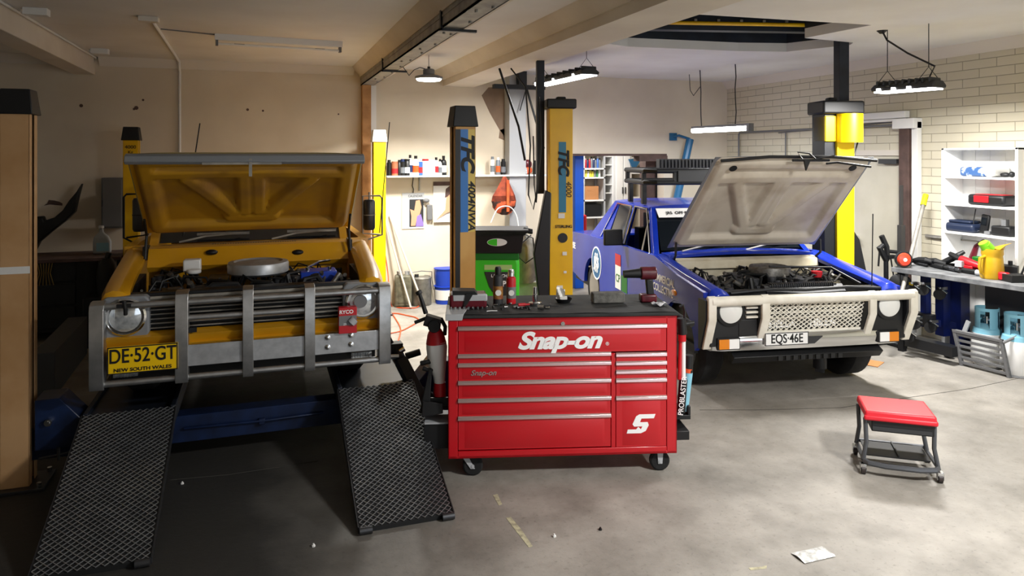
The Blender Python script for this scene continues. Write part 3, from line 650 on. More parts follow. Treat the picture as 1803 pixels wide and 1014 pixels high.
# ------------------------------------------------------------------ yellow car
YO = Frame(-.072, 5.0, 0)
Y1 = thing('yellow_car', 'old yellow car with raised hood and aluminium bull bar standing on the four post hoist', 'car', (YO.o.x, YO.o.y, 0))
b = MB()                                                        # main shell: cowl, sides, roof
zc = 1.40
for s in (-1, 1):
    fender(b, s, [(.06, 1.2, .86, 1.14), (.10, 1.245, .885, .98), (.2, 1.262, .90, .92), (.45, 1.29, .915, .95), (.8, 1.335, .925, 1.08), (1.25, zc, .93, .80)])
    b.prism([(1.2, .62), (4.35, .64), (4.45, .9), (4.4, 1.3), (3.9, 1.38), (1.2, zc)], 0, s*.86, s*.93)
    b.prism([(1.22, zc-.02), (1.32, zc-.02), (2.0, 1.86), (1.93, 1.88)], 0, s*.70, s*.76)
    b.prism([(3.3, 1.86), (3.4, 1.86), (3.75, 1.37), (3.5, 1.37)], 0, s*.68, s*.74)
b.box(-.86, .86, 3.6, 4.4, 1.3, 1.37); b.box(-.9, .9, 4.38, 4.46, .7, 1.3)
b.sheet(lambda u, v: Vector(((u-.5)*1.46, 1.93+v*1.45, 1.87+.05*(1-(2*u-1)**2)*1)), 10, 4, (0, 0, .03))
b.box(-.86, .86, 1.12, 1.30, zc-.04, zc-.005)                    # cowl top
b.prism([(1.06, zc-.01), (1.13, zc-.0), (1.13, 1.0), (1.08, 1.0), (1.08, zc-.16), (1.02, zc-.18), (.98, zc-.14)], 0, -.74, .74)   # firewall with rolled edge
b.box(-.86, .86, .1, .16, .84, .93); b.prism([(.02, .96), (.1, .98), (.14, .92), (.06, .90)], 0, -.86, .86); b.prism([(.03, .90), (.1, .92), (.12, .86), (.06, .85)], 0, -.86, .86)
Yb = b.build('body', 'yellow_body', Y1, bevel=.006)
b = MB()
for k in range(34): b.box(-.30+k*.019, -.291+k*.019, 1.14, 1.2, zc-.006, zc-.002)
b.box(-.3, .36, 1.125, 1.135, zc-.006, zc-.003)
for px, s_ in ((373, .045), (524, .045)):
    q = YO.y(px, 440, 1.05); b.ell((q.x, 1.0+.02, q.z-.015), (s_, .03, .022))
split(b, 'vent', 'black_plastic', Yb)
b = MB(); b.box(-.86, .86, .5, 4.3, .6, .7); b.box(-.8, .8, .16, 1.05, .98, 1.0); b.box(-.84, -.76, .16, 1.1, .9, 1.2); b.box(.76, .84, .16, 1.1, .9, 1.2); b.box(-.84, .84, .2, .3, .62, .86); b.box(-.5, .5, .3, 1.2, .62, .8)
b.build('chassis', 'black_plastic', Y1)
b = MB(); b.box(-.82, .82, .12, .27, 1.17, 1.195); b.box(-.55, .45, .17, .24, 1.195, 1.215); b.prism([(.1, 1.13), (.14, 1.215), (.2, 1.215), (.2, 1.1)], 0, -.82, .82); b.build('radiator_support', 'black_paint', Y1, bevel=.005)
b = MB(); b.sheet(lambda u, v: Vector(((u-.5)*1.42, 1.33+v*.6, zc+.0+v*.45-.0*u)), 4, 4, (0, .01, 0)); b.build('windscreen', 'glass_dark', Y1)
b = MB()
for x0_, x1_ in ((-.55, -.1), (.15, .6)): b.tube([(x0_, 1.28, zc+.01), (x0_+.2, 1.30, zc+.05), (x1_, 1.36, zc+.06)], .008); b.cbox(((x0_+x1_)/2+.1, 1.35, zc+.06), (.4, .012, .02))
split(b, 'wiper', 'steel_grey', Y1)
h, hb, hn = make_hood(Y1, 1.18, 1.465, .17, 2.075, 1.54, 1.50, 'yellow_body', 'yellow_inner', 'yellow_rim', label='raised hood with ribbed underside')
b = MB(); b.prism([(.165, 2.04), (.13, 2.06), (.15, 2.10), (.2, 2.115)], 0, -.76, .76); b.build('front_edge', 'underhood_grey', h, bevel=.006)
b = MB(); b.cbox((.0, .15, 2.02), (.02, .03, .12)); b.box(-.3, .2, .14, .16, 2.04, 2.06); b.build('latch', 'steel_grey', h)
b = MB()
for s in (-1, 1): b.tube([(s*.75, .95, 1.33), (s*.745, 1.0, 1.5), (s*.74, .85, 1.63)], .01); b.cbox((s*.76, 1.1, 1.36), (.03, .16, .1))
split(b, 'hinge', 'black_plastic', h)
e, ab = engine_clutter(Y1, -.7, .7, .2, 1.0, 1.22, 46, 3, Vector((YO.y(455, 458, .68).x, .62, 1.27)), .215)
ab.build('air_cleaner', 'alu_flat', e)
q = YO.y(338, 460, .8)
b = MB(); b.box(q.x-.06, q.x+.06, .78, .88, 1.24, 1.33); b.cyl((q.x+.02, .72, 1.24), (q.x+.02, .72, 1.27), .05); b.build('fluid_bottle', 'white_paint', e, bevel=.01)
q = YO.y(560, 475, .6)
b = MB(); b.box(q.x-.13, q.x+.13, .5, .7, 1.1, 1.24); bt = b.build('battery', 'blue_plastic', e, bevel=.006)
b = MB(); b.cyl((q.x-.08, .55, 1.24), (q.x-.08, .55, 1.27), .014); b.cyl((q.x+.08, .55, 1.24), (q.x+.08, .55, 1.27), .014); b.tube([(q.x-.08, .55, 1.27), (q.x, .6, 1.3), (q.x+.1, .8, 1.28)], .01); b.build('terminal', 'chrome', bt)
# grille and lamps
b = MB(); b.box(-.63, .63, .13, .16, .93, 1.2); b.build('grille_backing', 'black_plastic', Y1)
g = MB()
for k in range(8): g.box(-.62, .62, .09, .125, .965+k*.029, .972+k*.029)
g.box(-.62, .62, .08, .12, .945, .958); g.cyl((-.6, .085, 1.19), (.6, .085, 1.19), .012); go = g.build('grille', 'steel_grey', Y1)
for s in (-1, 1):
    b = MB(); X = s*.735; pts = []
    b.prism([(X-.135, .98), (X-.11, .95), (X+.11, .95), (X+.135, .98), (X+.135, 1.19), (X+.11, 1.215), (X-.11, 1.215), (X-.135, 1.19)], 1, .05, .14)
    o = b.build('headlight_surround', 'underhood_grey', Y1, bevel=.012, seg=3)
    b = MB(); b.lathe([(.118, 0), (.12, .012), (.108, .02), (.104, .01)], (X, .05, 1.09), (0, -1, 0), 36); b.build('headlight_ring', 'chrome', o)
    b = MB(); b.lathe([(.104, 0), (.09, .018), (.05, .03), (.001, .034)], (X, .055, 1.09), (0, -1, 0), 36); b.build('headlight', 'lens', o, label='clear round headlight')
    if s > 0: b = MB(); b.cyl((X-.02, .02, 1.095), (X-.02, .03, 1.095), .045, n=20); b.build('lamp_bulb', 'mid_grey', o)
# bull bar
BB = bpy.data.objects.new('bull_bar', None); C.objects.link(BB); BB.parent = Y1; px5 = [172, 321, 437, 545, 676]; xs = [YO.y(p, 600, 0).x for p in px5]
tops = [1.20, 1.24, 1.245, 1.235, 1.215]
for i, (x, zt) in enumerate(zip(xs, tops)):
    wv = .04 if i in (0, 4) else (.038 if i == 1 else .033)
    P = [(-.035, .665), (-.05, .70), (-.05, zt-.05), (-.035, zt-.015), (.0, zt), (.06, zt), (.06, zt-.012), (.0, zt-.015), (-.02, zt-.03), (-.03, zt-.06), (-.03, .70), (-.02, .665)]
    bb = MB(); bb.prism(P, 0, x-wv, x+wv)
    bb.box(x-wv, x-wv+.006, -.03, .05, .68, zt-.03); bb.box(x+wv-.006, x+wv, -.03, .05, .68, zt-.03); bb.build('post', 'alu', BB, bevel=.004)
b = MB()
b.cyl((xs[0], -.01, 1.17), (xs[4], -.01, 1.17), .02); b.cyl((xs[1], -.01, 1.07), (xs[3], -.01, 1.07), .019); b.cyl((xs[0], -.01, .695), (xs[4], -.01, .695), .02)
split(b, 'cross_tube', 'alu', BB)
b = MB(); b.box(xs[1]+.03, xs[4], -.028, -.02, .765, .90); b.build('band', 'alu_flat', BB, bevel=.003)
b = MB()
for px, py in ((577, 594), (618, 590), (577, 611), (618, 606)):
    q = YO.y(px, py, -.03); b.lathe([(.018, 0), (.018, .006), (.011, .008), (.01, .018), (.001, .02)], (q.x, -.028, q.z), (0, -1, 0), 14)
split(b, 'bolt', 'chrome', BB)
def plate(parent, x0, x1, z0, z1, y, bg, fg, txt, sub=None, th=.012, fs=.105, label=None, sx=.86):
    b = MB(); b.box(x0, x1, y-.004, y+th, z0, z1); o = b.build('number_plate', bg, parent, bevel=.003, label=label)
    b = MB(); e_ = .006
    for r_ in ((x0, x1, z0, z0+e_), (x0, x1, z1-e_, z1), (x0, x0+e_, z0, z1), (x1-e_, x1, z0, z1)): b.box(r_[0], r_[1], y-.0055, y-.003, r_[2], r_[3])
    b.build('plate_border', fg, o)
    text('plate_text', txt, fs, fg, o, ((x0+x1)/2, y-.0055, (z0+z1)/2+(.022 if sub else 0)), sx=sx, bold=.0014)
    if sub: text('plate_text', sub, .03, fg, o, ((x0+x1)/2, y-.0055, z0+.022), sx=1.15, bold=.0006)
    return o
p0, p1 = YO.y(189, 630, -.06), YO.y(313, 630, -.06)
plate(Y1, p0.x, p1.x, .765, .93, -.06, 'plate_yellow', 'ink', 'DE\u00b752\u00b7GT', 'NEW SOUTH WALES', fs=.122, label='yellow number plate', sx=.75)
for px in (222, 636):
    q = YO.y(px, 655 if px < 300 else 624, .1); b = MB(); b.box(q.x-.07, q.x+.07, .08, .16, q.z-.025, q.z+.02)
    for k in range(7): b.box(q.x-.062+k*.018, q.x-.056+k*.018, .07, .08, q.z-.024, q.z+.018)
    b.build('indicator', 'lens', Y1)
b = MB(); b.cbox((-.35, -.005, .99), (.06, .02, .03)); b.tube([(-.73, -.03, 1.2), (-.72, -.05, 1.16), (-.72, -.04, 1.12)], .012); b.box(-.77, -.69, -.045, .02, 1.165, 1.185); split(b, 'clamp', 'black_plastic', BB)
for s in (-1, 1):
    make_wheel(Y1, (s*.72, .8, .755), .335, .2, name='wheel', side=s); make_wheel(Y1, (s*.72, 3.6, .755), .335, .2, name='wheel', side=s)
    # tall chrome door mirror in a tube frame
    yy_ = 1.75; q = YO.y(246 if s < 0 else 650, 378, yy_); X = q.x; zz = q.z
    b = MB(); b.lathe([(.0, -.145), (.045, -.14), (.055, -.12), (.055, .12), (.045, .14), (0, .145)], (X, yy_, zz), n=24); o = b.build('door_mirror', 'steel_dark', Y1)
    b = MB(); d = -s*.02; b.tube([(s*.9, yy_, zz-.26), (X+s*.12, yy_, zz-.19), (X+s*.12, yy_, zz+.15), (X+s*.10, yy_, zz+.175), (X-s*.06, yy_, zz+.175), (X-s*.06, yy_, zz-.17), (X+s*.1, yy_, zz-.19)], .009); b.cyl((X, yy_, zz+.1), (X, yy_, zz+.21), .008); b.lathe([(.05, -.004), (.058, -.004), (.058, .004), (.05, .004)], (X, yy_, zz), n=20)
    b.build('mirror_arm', 'black_plastic' if s < 0 else 'steel_grey', o)
b = MB(); q = YO.y(341, 262, 1.3); q2 = YO.y(352, 217, 1.3); b.cyl((q.x-.08, 1.3, q.z-.7), (q2.x, 1.3, q2.z), .005, n=6); q = YO.y(668, 400, 1.3); q2 = YO.y(686, 215, 1.3); b.cyl((q.x, 1.3, q.z-.05), (q2.x, 1.3, q2.z), .004, n=6); split(b, 'antenna', 'black_plastic', Y1)
# filter box resting on the bull bar band
q0, q1 = YO.y(597, 583, -.05), YO.y(627, 583, -.05)
t = thing('filter_box', 'small red cardboard filter box standing on the yellow car bull bar', 'box', (YO.o.x+(q0.x+q1.x)/2, YO.o.y-.005, .902))
b = MB(); b.box(-.06, .06, -.06, .0, 0, .175); b.build('carton', 'red_plastic', t, bevel=.003)
b = MB(); b.box(-.058, .058, -.0615, -.06, .055, .12); b.build('printed_panel', 'mid_grey', t); b = MB(); b.cyl((.02, -.064, .07), (.045, -.064, .095), .028, n=14); b.build('printed_filter', 'light_grey', t)
text('lettering', 'RYCO', .034, 'ink_white', t, (-.01, -.0615, .145), bold=.0008)
text('lettering', 'Z9', .018, 'ink_white', t, (-.02, -.0625, .063))
# ------------------------------------------------------------------ blue car
mat('blue_body', '#0e2890', .25, 0, '#1432a0', 2, coat=.2, spec=.35)
mat('hood_inner', '#cdc4b4', .5, 0, '#a89a86', 3.0, lo=.45, hi=.75)
mat('hood_silver', '#8c9096', .4, .3)
mat('cream_white', '#dcd8cc', .4, 0, '#cfcabc', 10)
mat('engine_bay_cream', '#c9c1ac', .5, 0, '#b3a98f', 6)
B1 = thing('blue_car', 'blue classic car with raised hood, white bull bar and black roof rack', 'car', (BF.o.x, BF.o.y, 0), BF.a)
HB = .0
yA = 1.28                                                       # cowl
Zb = 1.13
b = MB()
def arc(yc_, zc_, r, a0, a1, n=12): return [(yc_+r*math.cos(math.radians(a0+(a1-a0)*i/n)), zc_+r*math.sin(math.radians(a0+(a1-a0)*i/n))) for i in range(n+1)]
for s in (-1, 1):
    fender(b, s, [(.08, .93, .87, .70), (.12, .975, .90, .62), (.25, .995, .915, .60), (.6, 1.03, .925, .75), (.95, 1.07, .93, .70), (yA+.02, 1.11, .93, .5)])
    side = [(.14, .50), (.30, .42)]+arc(.68, .40, .36, 180, 0)+[(1.1, .33), (3.0, .33)]+arc(3.5, .40, .36, 180, 0)+[(3.95, .38), (4.55, .45), (4.62, .7), (4.58, 1.0), (3.9, 1.04), (2.9, 1.07), (yA, 1.10), (.7, 1.0), (.14, .94)]
    b.prism(side, 0, s*.89, s*.935)
    # cab pillars and roof edge
    def bar_(p, q, w_=.05):
        b.hexa([(s*p[0]-s*w_, p[1]-w_*.5, p[2]), (s*p[0], p[1]-w_*.5, p[2]), (s*p[0], p[1]+w_, p[2]), (s*p[0]-s*w_, p[1]+w_, p[2])], [(s*q[0]-s*w_, q[1]-w_*.5, q[2]), (s*q[0], q[1]-w_*.5, q[2]), (s*q[0], q[1]+w_, q[2]), (s*q[0]-s*w_, q[1]+w_, q[2])])
    bar_((.88, 1.45, 1.07), (.72, 1.95, 1.53), .06)
    bar_((.88, 2.38, 1.05), (.73, 2.42, 1.53), .035)
    b.hexa([(s*.80, 3.0, 1.05), (s*.89, 3.0, 1.05), (s*.89, 3.75, 1.03), (s*.80, 3.75, 1.03)], [(s*.66, 2.95, 1.53), (s*.73, 2.95, 1.53), (s*.73, 3.15, 1.53), (s*.66, 3.15, 1.53)])
b.sheet(lambda u, v: Vector(((u-.5)*1.47, 1.93+v*1.2, 1.535+.045*(1-(2*u-1)**4)*(.6+.4*math.sin(math.pi*v)))), 12, 6, (0, 0, -.04))
b.sheet(lambda u, v: Vector(((u-.5)*1.86, 3.7+v*.9, 1.04+.02*math.cos(3.14*(u-.5))-.04*v)), 8, 3, (0, 0, -.03)); b.box(-.9, .9, 4.52, 4.6, .5, 1.0)
b.sheet(lambda u, v: Vector(((u-.5)*1.56, yA-.06+v*.26, 1.10+.03*math.cos(3.14*(u-.5)))), 8, 2, (0, 0, -.03))
Bb = b.build('body', 'blue_body', B1, bevel=.008, seg=3)
b = MB(); b.box(-.88, .88, .45, 4.5, .34, .42); b.box(-.86, -.74, .16, 1.15, .5, .92); b.box(.74, .86, .16, 1.15, .5, .92); b.box(-.6, .6, .2, 1.2, .36, .55); b.box(-.84, .84, 1.32, 4.4, .42, .5); b.box(-.7, .7, 1.5, 1.6, .5, 1.05); b.cyl((-.33, 1.9, .9), (-.33, 1.9, .93), .19); 
for xx in (-.4, .4): b.box(xx-.25, xx+.25, 2.5, 2.65, .5, 1.25); b.box(xx-.14, xx+.14, 2.55, 2.65, 1.25, 1.42)
b.build('chassis', 'black_plastic', B1)
b = MB(); b.box(-.76, .76, 1.16, 1.2, .7, 1.07); b.prism([(1.12, 1.06), (1.2, 1.08), (1.2, 1.0), (1.1, .98)], 0, -.76, .76)
for s in (-1, 1): b.prism([(.2, .86), (1.18, .98), (1.18, .6), (.2, .6)], 0, s*.745, s*.76)
b.box(-.74, .74, .4, 1.16, .60, .62); b.build('engine_bay', 'engine_bay_cream', B1, bevel=.005)
b = MB(); b.sheet(lambda u, v: Vector(((u-.5)*(1.56-.2*v), 1.47+v*.47, 1.12+v*.41)), 6, 4, (0, .01, 0))
b.build('windscreen', 'glass_dark', B1)
b = MB(); b.sheet(lambda u, v: Vector(((u-.5)*(1.36), 1.79+v*.1, 1.43+v*.09)), 2, 1, (0, -.004, .004)); sb = b.build('sunstrip', 'white_paint', B1)
text('lettering', 'JRS  OFF ROAD', .055, 'ink', sb, (-.4, 1.825, 1.478), rx=math.radians(42), bold=.0005)
for s in (-1, 1):
    b = MB(); b.hexa([(s*.865, 2.42, 1.07), (s*.875, 2.42, 1.07), (s*.875, 3.2, 1.06), (s*.865, 3.2, 1.06)], [(s*.725, 2.46, 1.5), (s*.735, 2.46, 1.5), (s*.735, 2.98, 1.5), (s*.725, 2.98, 1.5)]); b.build('rear_side_window', 'glass_dark', B1)
    b = MB()
    for pts in ([(.885, 1.52, 1.085), (.745, 1.98, 1.515), (.745, 2.36, 1.515), (.885, 2.34, 1.08)], [(.885, 2.44, 1.08), (.75, 2.47, 1.51), (.75, 2.98, 1.51), (.885, 3.25, 1.075)]):
        b.tube([(s*x, y, z) for x, y, z in pts], .011, n=6)
    b.tube([(s*.885, 1.75, 1.085), (s*.81, 1.82, 1.3), (s*.77, 1.84, 1.40)], .01, n=6); 
    split(b, 'window_trim', 'chrome', B1)
b = MB()
for x0_, x1_ in ((-.6, -.1), (.1, .6)): b.tube([(x0_, 1.36, 1.125), (x0_+.25, 1.4, 1.17), (x1_+.05, 1.5, 1.19)], .009); b.cbox(((x0_+x1_)/2+.1, 1.48, 1.18), (.42, .012, .02))
split(b, 'wiper', 'steel_grey', B1)
h, hb, hn = make_hood(B1, 1.22, 1.15, .24, 2.055, 1.60, 1.52, 'hood_silver', 'hood_inner', 'hood_silver', label='raised hood with stained bare metal underside', bulge=.05)
b = MB(); b.tube([(-.74, .21, 2.055), (-.3, .19, 2.09), (.3, .19, 2.09), (.75, .21, 2.055)], .014); b.cyl((-.1, .16, 2.06), (.25, .16, 2.06), .012); b.tube([(.0, .17, 2.07), (-.06, .15, 2.13), (.05, .15, 2.12), (.12, .16, 2.07), (.3, .16, 2.1)], .008); b.prism([(.02, 1.97), (.06, 2.06), (.0, 2.06)], 1, .14, .16)
b.tube([(.25, .2, 2.03), (.35, .2, 2.04), (.7, .22, 2.0)], .01); b.build('latch', 'black_plastic', h)
b = MB()
for u in (.12, .88):
    p = hb(u, .93)+hn*.006; b.cyl(p-hn*.004, p+hn*.004, .035, n=20)
split(b, 'rubber_plug', 'black_plastic', h)
b = MB()
for s in (-1, 1): b.tube([(s*.76, 1.22, 1.03), (s*.78, 1.1, 1.12), (s*.775, 1.1, 1.25)], .012)
split(b, 'hinge', 'black_plastic', h)
e, ab = engine_clutter(B1, -.66, .66, .3, 1.1, .98, 60, 11, Vector((.02, .75, 1.0)), .19)
ab.build('air_cleaner', 'engine_alu', e)
b = MB(); b.box(-.72, .72, .16, .24, .86, .94); b.tube([(-.7, .12, .93), (-.3, .14, .95), (0, .12, .94), (.4, .13, .95), (.72, .12, .93)], .015); b.prism([(.12, .9), (.2, .97), (.26, .97), (.26, .9)], 0, -.35, .4)
b.tube([(.42, .5, .9), (.46, .45, 1.07), (.62, .25, .95)], .012); b.tube([(.46, .45, 1.07), (-.1, .55, 1.08)], .01)
b.build('radiator_support', 'black_paint', B1, bevel=.004)
b = MB(); b.box(-.3, .34, .19, .26, .96, .975)
for k in range(30): b.box(-.28+k*.02, -.272+k*.02, .18, .26, .955, .985)
b.build('radiator', 'steel_dark', B1)
b = MB(); b.cyl((.35, .5, .98), (.35, .5, 1.03), .05); b.build('filler_cap', 'red_plastic', e)
# front: black panel, lamps, grille bars, mesh
b = MB(); b.box(-.915, -.42, .055, .16, .5, .9); b.box(.56, .915, .055, .16, .5, .9); b.box(-.42, .56, .12, .16, .5, .9); b.box(-.66, -.42, .05, .13, .58, .72); b.prism([(.05, .4), (.16, .46), (.16, .36), (.1, .34)], 0, -.7, .7); b.build('front_panel', 'black_plastic', B1, bevel=.006)
b = MB()
for k in range(9): b.box(-.3+k*.07, -.26+k*.07, .045, .06, .36, .40)
split(b, 'lower_grille_slat', 'black_plastic', B1)
for s in (-1, 1):
    q = BF.y(1562 if s > 0 else 1262, 536 if s > 0 else 541, .1); X = s*.74
    b = MB(); b.lathe([(.125, 0), (.128, .02), (.11, .026)], (X, .055, .80), (0, -1, 0), 32); o = b.build('headlight_ring', 'black_plastic', B1)
    b = MB(); b.lathe([(.112, .0), (.1, .03), (.06, .045), (.001, .05)], (X, .055, .80), (0, -1, 0), 32); b.build('headlight', mat('white_lens', '#d9dad6', .3) if 'white_lens' not in MATS else 'white_lens', o)
    b = MB()
    for k in range(4): b.box(s*.66 if s > 0 else -.66, s*.66+(.05 if s < 0 else -.05), .1, .11, .75+k*.035, .765+k*.035)
b = MB()
for s in (-1,):
    for k in range(4): b.box(min(s*.60, s*.38), max(s*.60, s*.38), .03, .12, .735+k*.04, .752+k*.04)
for k in range(5): b.box(-.38, .5, .1, .12, .70+k*.045, .715+k*.045)
split(b, 'grille_bar', 'cream_white', B1)
# white bull bar
pxs = [(1252, .036), (1346, .036), (1534, .033), (1606, .036)]; xs2 = [BF.y(p, 540, 0).x for p, _ in pxs]
WB = bpy.data.objects.new('bull_bar', None); C.objects.link(WB); WB.parent = B1
for (p, w_), x in zip(pxs, xs2):
    P = [(.0, .94), (-.03, .925), (-.035, .90), (-.035, .74), (.08, .475), (.11, .475), (0, .74), (0, .90), (.02, .915)]
    b = MB(); b.prism([(y, z) for y, z in P], 0, x-w_*1.0, x+w_*1.0); b.build('post', 'cream_white', WB, bevel=.006)
b = MB()
for x in xs2[1:3]: b.prism([(.0, .90), (.0, .74), (.11, .475), (.14, .475), (.14, .9)], 0, x-.04, x-.0)
for x in (xs2[0], xs2[3]): b.prism([(.0, .90), (.0, .74), (.11, .475), (.14, .475), (.14, .9)], 0, x+(-.05 if x < 0 else -.05), x+(-.0 if x < 0 else -.0))
split(b, 'side_plate', 'black_paint', WB)
b = MB(); b.cyl((xs2[0], -.0, .89), (xs2[3], -.0, .89), .042, n=20); b.build('cross_tube', 'cream_white', WB)
mx0, mx1, mz0, mz1 = xs2[1]+.03, xs2[2]-.03, .60, .86
b = MB(); n = 20; L_ = mx1-mx0; Hh = mz1-mz0; pit = L_/18
for sgn in (-1, 1):
    for k in range(-8, 26):
        x_a = mx0+k*pit; x_b = x_a+Hh*1.35; za, zb2 = (mz0, mz1) if sgn > 0 else (mz1, mz0)
        ta, tb = max(0, (mx0-x_a)/(x_b-x_a)), min(1, (mx1-x_a)/(x_b-x_a))
        if tb <= ta: continue
        f = lambda t: (x_a+(x_b-x_a)*t, .03+(.0 if sgn > 0 else .004)+ (.07*(1-((za+(zb2-za)*t)-mz0)/Hh)), za+(zb2-za)*t)
        b.tube([f(ta), f((ta+tb)/2), f(tb)], .0058, n=4)
b.build('mesh_grille', 'cream_white', WB)
b = MB(); b.box(mx0-.02, mx1+.02, .085, .1, .575, .605); b.build('mesh_rail', 'cream_white', WB)
for k, x in enumerate((-.26, .12)): text('lettering', 'HELLA', .085, 'ink_white', B1, (x+.02, .092, .66), bold=.003)
# chrome bumper with lamps, plate
b = MB(); R = []
for x, y in ((-.90, .18), (-.88, .10), (-.80, .07), (-.4, .06), (0, .055), (.4, .06), (.80, .07), (.88, .10), (.90, .18)):
    R.append([(x, y, .59), (x, y-.015, .57), (x, y-.02, .53), (x, y-.01, .46), (x, y+.02, .45), (x, y+.03, .59)])
b.loft(R); bo = b.build('bumper', 'chrome', B1)
for s, a in ((-1, 1282), (1, 1563)):
    q = BF.y(a, 600, .05)
    b = MB(); b.box(q.x-.10, q.x+.10, .035, .06, .475, .575); f_ = b.build('indicator_bezel', 'black_plastic', bo)
    oa = q.x-.09 if s < 0 else q.x+.0; b = MB(); b.box(oa, oa+.09, .025, .036, .485, .565); b.build('indicator', 'amber', f_); oc = q.x+.0 if s < 0 else q.x-.09
    b = MB(); b.box(oc, oc+.09, .026, .036, .485, .565); b.build('parking_light', 'white_gloss', f_)
q0, q1 = BF.y(1347, 600, .02), BF.y(1423, 600, .02)
plate(B1, q0.x, q1.x, .498, .605, .02, 'white_paint', 'ink', 'EQS\u00b746E', fs=.105, label='white number plate', sx=.80)
b = MB(); b.prism([(q1.x, .56), (q1.x+.14, .56), (q1.x+.06, .5), (q1.x, .5)], 1, .02, .06); b.build('tow_bracket', 'dark_grey', B1)
make_wheel(B1, (.74, .72, .345), .335, .22, turn=math.radians(4), side=1); make_wheel(B1, (-.74, .72, .345), .335, .22, turn=math.radians(4), side=-1)
for s in (-1, 1): make_wheel(B1, (s*.80, 3.5, .38), .33, .2, side=s, rim='chrome')
b = MB(); b.cyl((BF.y(1535, 380, .2).x, .2, .9), (BF.y(1537, 380, .2).x, .2, 1.58), .005, n=6); b.build('antenna', 'black_plastic', B1)
# black square towing mirror
q = BF.x(1078, 418, -1.08); b = MB(); b.box(-1.18, -.96, q.y-.02, q.y+.03, q.z-.09, q.z+.09); o = b.build('door_mirror', 'black_plastic', B1, bevel=.015); b = MB(); b.tube([(-.9, q.y+.1, q.z-.1), (-1.05, q.y, q.z-.06)], .014); b.build('mirror_arm', 'black_plastic', o)
# roof rack
b = MB()
for z, y0_ in ((1.80, 0), (1.93, .0)):
    b.tube([(-.72, 2.75, z), (-.72, 2.1+y0_, z), (-.62, 2.02+y0_, z), (.62, 2.02+y0_, z), (.72, 2.1+y0_, z), (.72, 2.75, z), (-.72, 2.75, z)], .03, n=8)
for x, y in ((-.72, 2.7), (-.72, 2.15), (-.4, 2.02), (-.1, 2.02), (.3, 2.02), (.72, 2.15), (.72, 2.7)): b.cbox((x, y, 1.865), (.045, .045, .14))
for x, y in ((-.70, 2.65), (-.70, 2.2), (.70, 2.2), (.70, 2.65)): b.cbox((x, y, 1.67), (.05, .06, .24))
rk = b.build('roof_rack', 'black_plastic', B1, bevel=.004)
b = MB(); b.box(-.38, .3, 1.98, 2.0, 1.81, 1.93); b.build('rack_panel', 'dark_grey', rk); b = MB(); b.box(-.35, .72, 2.62, 2.72, 1.95, 2.06)
for k in range(24): b.box(-.33+k*.044, -.31+k*.044, 2.60, 2.62, 1.96, 2.05)
b.build('light_bar', 'dark_grey', rk)
# side decals
def side(px, py): q = BF.x(px, py, -.938); return q.y, q.z
y_, z_ = side(1050, 463)
b = MB(); b.lathe([(.21, 0), (.21, .003), (.19, .003), (.19, 0)], (-.936, y_, z_), (-1, 0, 0), 40); rd = b.build('roundel', 'ink_white', B1)
b = MB(); b.cyl((-.935, y_, z_), (-.938, y_, z_), .19, n=36); b.build('roundel_fill', mat('teal_fill', '#0f5a8c', .3), rd)
text('lettering', 'JRS', .18, 'ink_white', rd, (-.9395, y_, z_), rz=-math.pi/2, bold=.006, sx=.9)
text('lettering', '8 8', .1, 'ink_white', rd, (-.9395, y_, z_+.085), rz=-math.pi/2, bold=.003); text('lettering', '8 8', .1, 'ink_white', rd, (-.9395, y_, z_-.085), rz=-math.pi/2, bold=.003)
y0_, z0_ = side(1098, 450); y1_, z1_ = side(1079, 446)
y2_, z2_ = side(1088, 478)
b = MB(); b.box(-.9385, -.936, y2_-.1, y2_+.1, z2_-.2, z2_+.08); st = b.build('sticker', 'white_paint', B1); b = MB(); b.box(-.9395, -.937, y2_-.1, y2_+.1, z2_+.07, z2_+.2); b.build('sticker_top', 'red_plastic', st); text('lettering', 'CP', .13, 'green_dark', st, (-.9400, y2_, z2_-.08), rz=-math.pi/2)
b = MB(); b.box(-.9375, -.936, y2_-.32, y2_-.12, z2_-.2, z2_-.02); b.build('sticker', 'green_dark', B1)
yy2, zz2 = side(1160, 495); text('lettering', 'COMMERCIAL\nCOLLECTIVE', .10, 'ink_white', B1, (-.9375, yy2-.1, zz2-.02), rz=-math.pi/2, bold=.002, sx=.9, align='CENTER')
yy3, zz3 = side(1010, 432); text('lettering', 'CRUISE', .12, 'ink_white', B1, (-.9375, yy3+.1, zz3), rz=-math.pi/2, bold=.003)
b = MB(); q = BF.x(1187, 515, -.937); b.ell((-.935, q.y, q.z), (.012, .06, .03)); b.build('side_marker', 'amber', B1)
